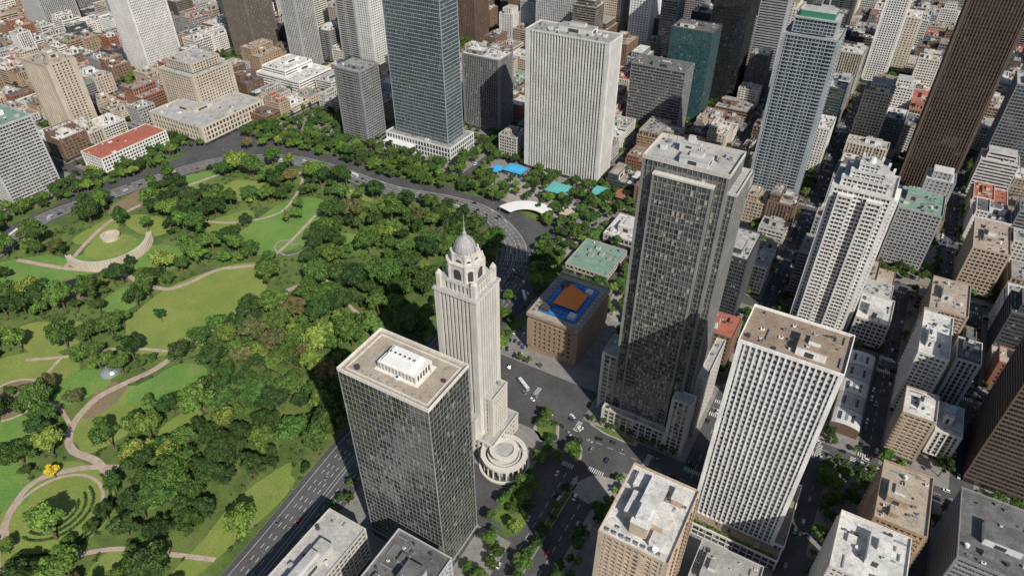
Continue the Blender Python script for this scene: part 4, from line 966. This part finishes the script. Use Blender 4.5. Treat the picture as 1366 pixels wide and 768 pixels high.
for d, p in ((13.3, .08), (9.7, .12), (6.2, .12), (2.8, .06)): along(avenue, d, p, True, 12)
along(curve, -6, .24, False, 10); along(curve, -2, .18, False, 12); along(curve, 6, .24, True, 10); along(curve, 2, .18, True, 12)
for P, dl in (([(-34, 120), (-34, 262)], 1), ([(-34, 288), (-34, 560)], 1), ([(-34, 560), (-34, 1000)], 1), ([(27.5, 120), (27.5, 335)], 1), ([(57.5, 350), (57.5, 550)], 1), ([(-85, 110), (-85, 250)], 1), ([(-102, 110), (-102, 245)], 1), ([(86, 560), (86, 1000)], 1), ([(110, 350), (110, 550)], 1),
        ([(-132, 480), (-132, 900)], 1), ([(-232, 500), (-232, 900)], 1), ([(-362, 520), (-362, 900)], 1), ([(-485, 590), (-485, 900)], 1), ([(-620, 500), (-620, 900)], 1), ([(-745, 560), (-745, 900)], 1),
        ([(-30, 342), (200, 342)], 1), ([(-100, 275), (-35, 275)], 2), ([(-30, 445), (200, 445)], 1), ([(-30, 552), (260, 552)], 1), ([(-130, 640), (200, 640)], 1), ([(-680, 500), (-1000, 500)], 1), ([(-620, 615), (-900, 615)], 1), ([(-480, 615), (-240, 615)], 1), ([(-480, 705), (-140, 705)], 1)):
    along(P, 4.6, .5 if dl == 1 else 0, True, 6.2, 'parked_car'); along(P, -4.6, .5 if dl == 1 else 0, False, 6.2, 'parked_car'); along(P, 1.7, .18, True, 10); along(P, -1.7, .18, False, 10)
    if dl == 2: along(P, 6, .14, True, 9); along(P, -6, .14, False, 9)
along(link, 2, .25, True, 9); along(link, -2, .25, False, 9); along(link, -5.5, .45, False, 6.4, 'parked_car'); along(link, 5.5, .3, True, 6.4, 'parked_car')
for x, y, a in ((-96, 268, 1.57), (-86, 280, 0), (-95, 278, .3), (-110, 280, .4), (-84, 265, 1.6), (-118, 284, .2)): veh(x, y, a)

mb = MB(); mb.cyl(0, 0, 0, .6, .16, 0, 8); mb.cyl(0, 0, .6, 9, .09, 0, 8, r2=.06); mb.box(-.05, 2.2, -.05, .05, 8.9, 9.02, 0); mb.box(1.5, 2.5, -.16, .16, 8.8, 8.9, 1)
LM = mb.obj('lamp_mesh', [DARK, TRIM], link=False)
for P, d in ((avenue, 16.9), (avenue, -16.9), (curve, 10.2), (curve, -10.2)):
    Q = offs(P, d)
    for i in range(0, len(Q)-1, 4 if P is curve else 6):
        if in_view(*Q[i], 5) and Q[i][1] < 500:
            o = bpy.data.objects.new('street_lamp', LM); scene.collection.objects.link(o); o.location = (*Q[i], .05)
            dx, dy = P[i][0]-Q[i][0], P[i][1]-Q[i][1]; o.rotation_euler = (0, 0, math.atan2(dy, dx))

# ------------------------------------------------------------------ light, sky, camera
S = Vector((.85, -.53, 0)).normalized(); el = math.radians(42)
Sd = Vector((S.x*math.cos(el), S.y*math.cos(el), math.sin(el)))
sun = bpy.data.lights.new('sun', 'SUN'); sun.energy = 5.0; sun.angle = math.radians(.5); sun.color = (1, .945, .85)
so = bpy.data.objects.new('sun', sun); scene.collection.objects.link(so); so.rotation_euler = (-Sd).to_track_quat('-Z', 'Y').to_euler()
wd = bpy.data.worlds.new('World'); scene.world = wd; wd.use_nodes = True; nt = wd.node_tree
sky = nt.nodes.new('ShaderNodeTexSky'); sky.sky_type = 'NISHITA'; sky.sun_disc = False; sky.sun_elevation = el; sky.sun_rotation = math.atan2(Sd.x, Sd.y)
bg = nt.nodes['Background']; nt.links.new(sky.outputs[0], bg.inputs[0]); bg.inputs[1].default_value = .09
cam = bpy.data.cameras.new('camera'); co = bpy.data.objects.new('camera', cam); scene.collection.objects.link(co)
co.location = (0, 0, 350); co.rotation_euler = (math.radians(52), 0, math.radians(30)); cam.lens = 23.98; cam.sensor_width = 36; cam.clip_end = 20000; cam.clip_start = 1
scene.camera = co
scene.view_settings.view_transform = 'Standard'; scene.view_settings.look = 'None'; scene.view_settings.exposure = 0
print('buildings', nb, 'park trees', nt_, 'objects', len(bpy.data.objects))
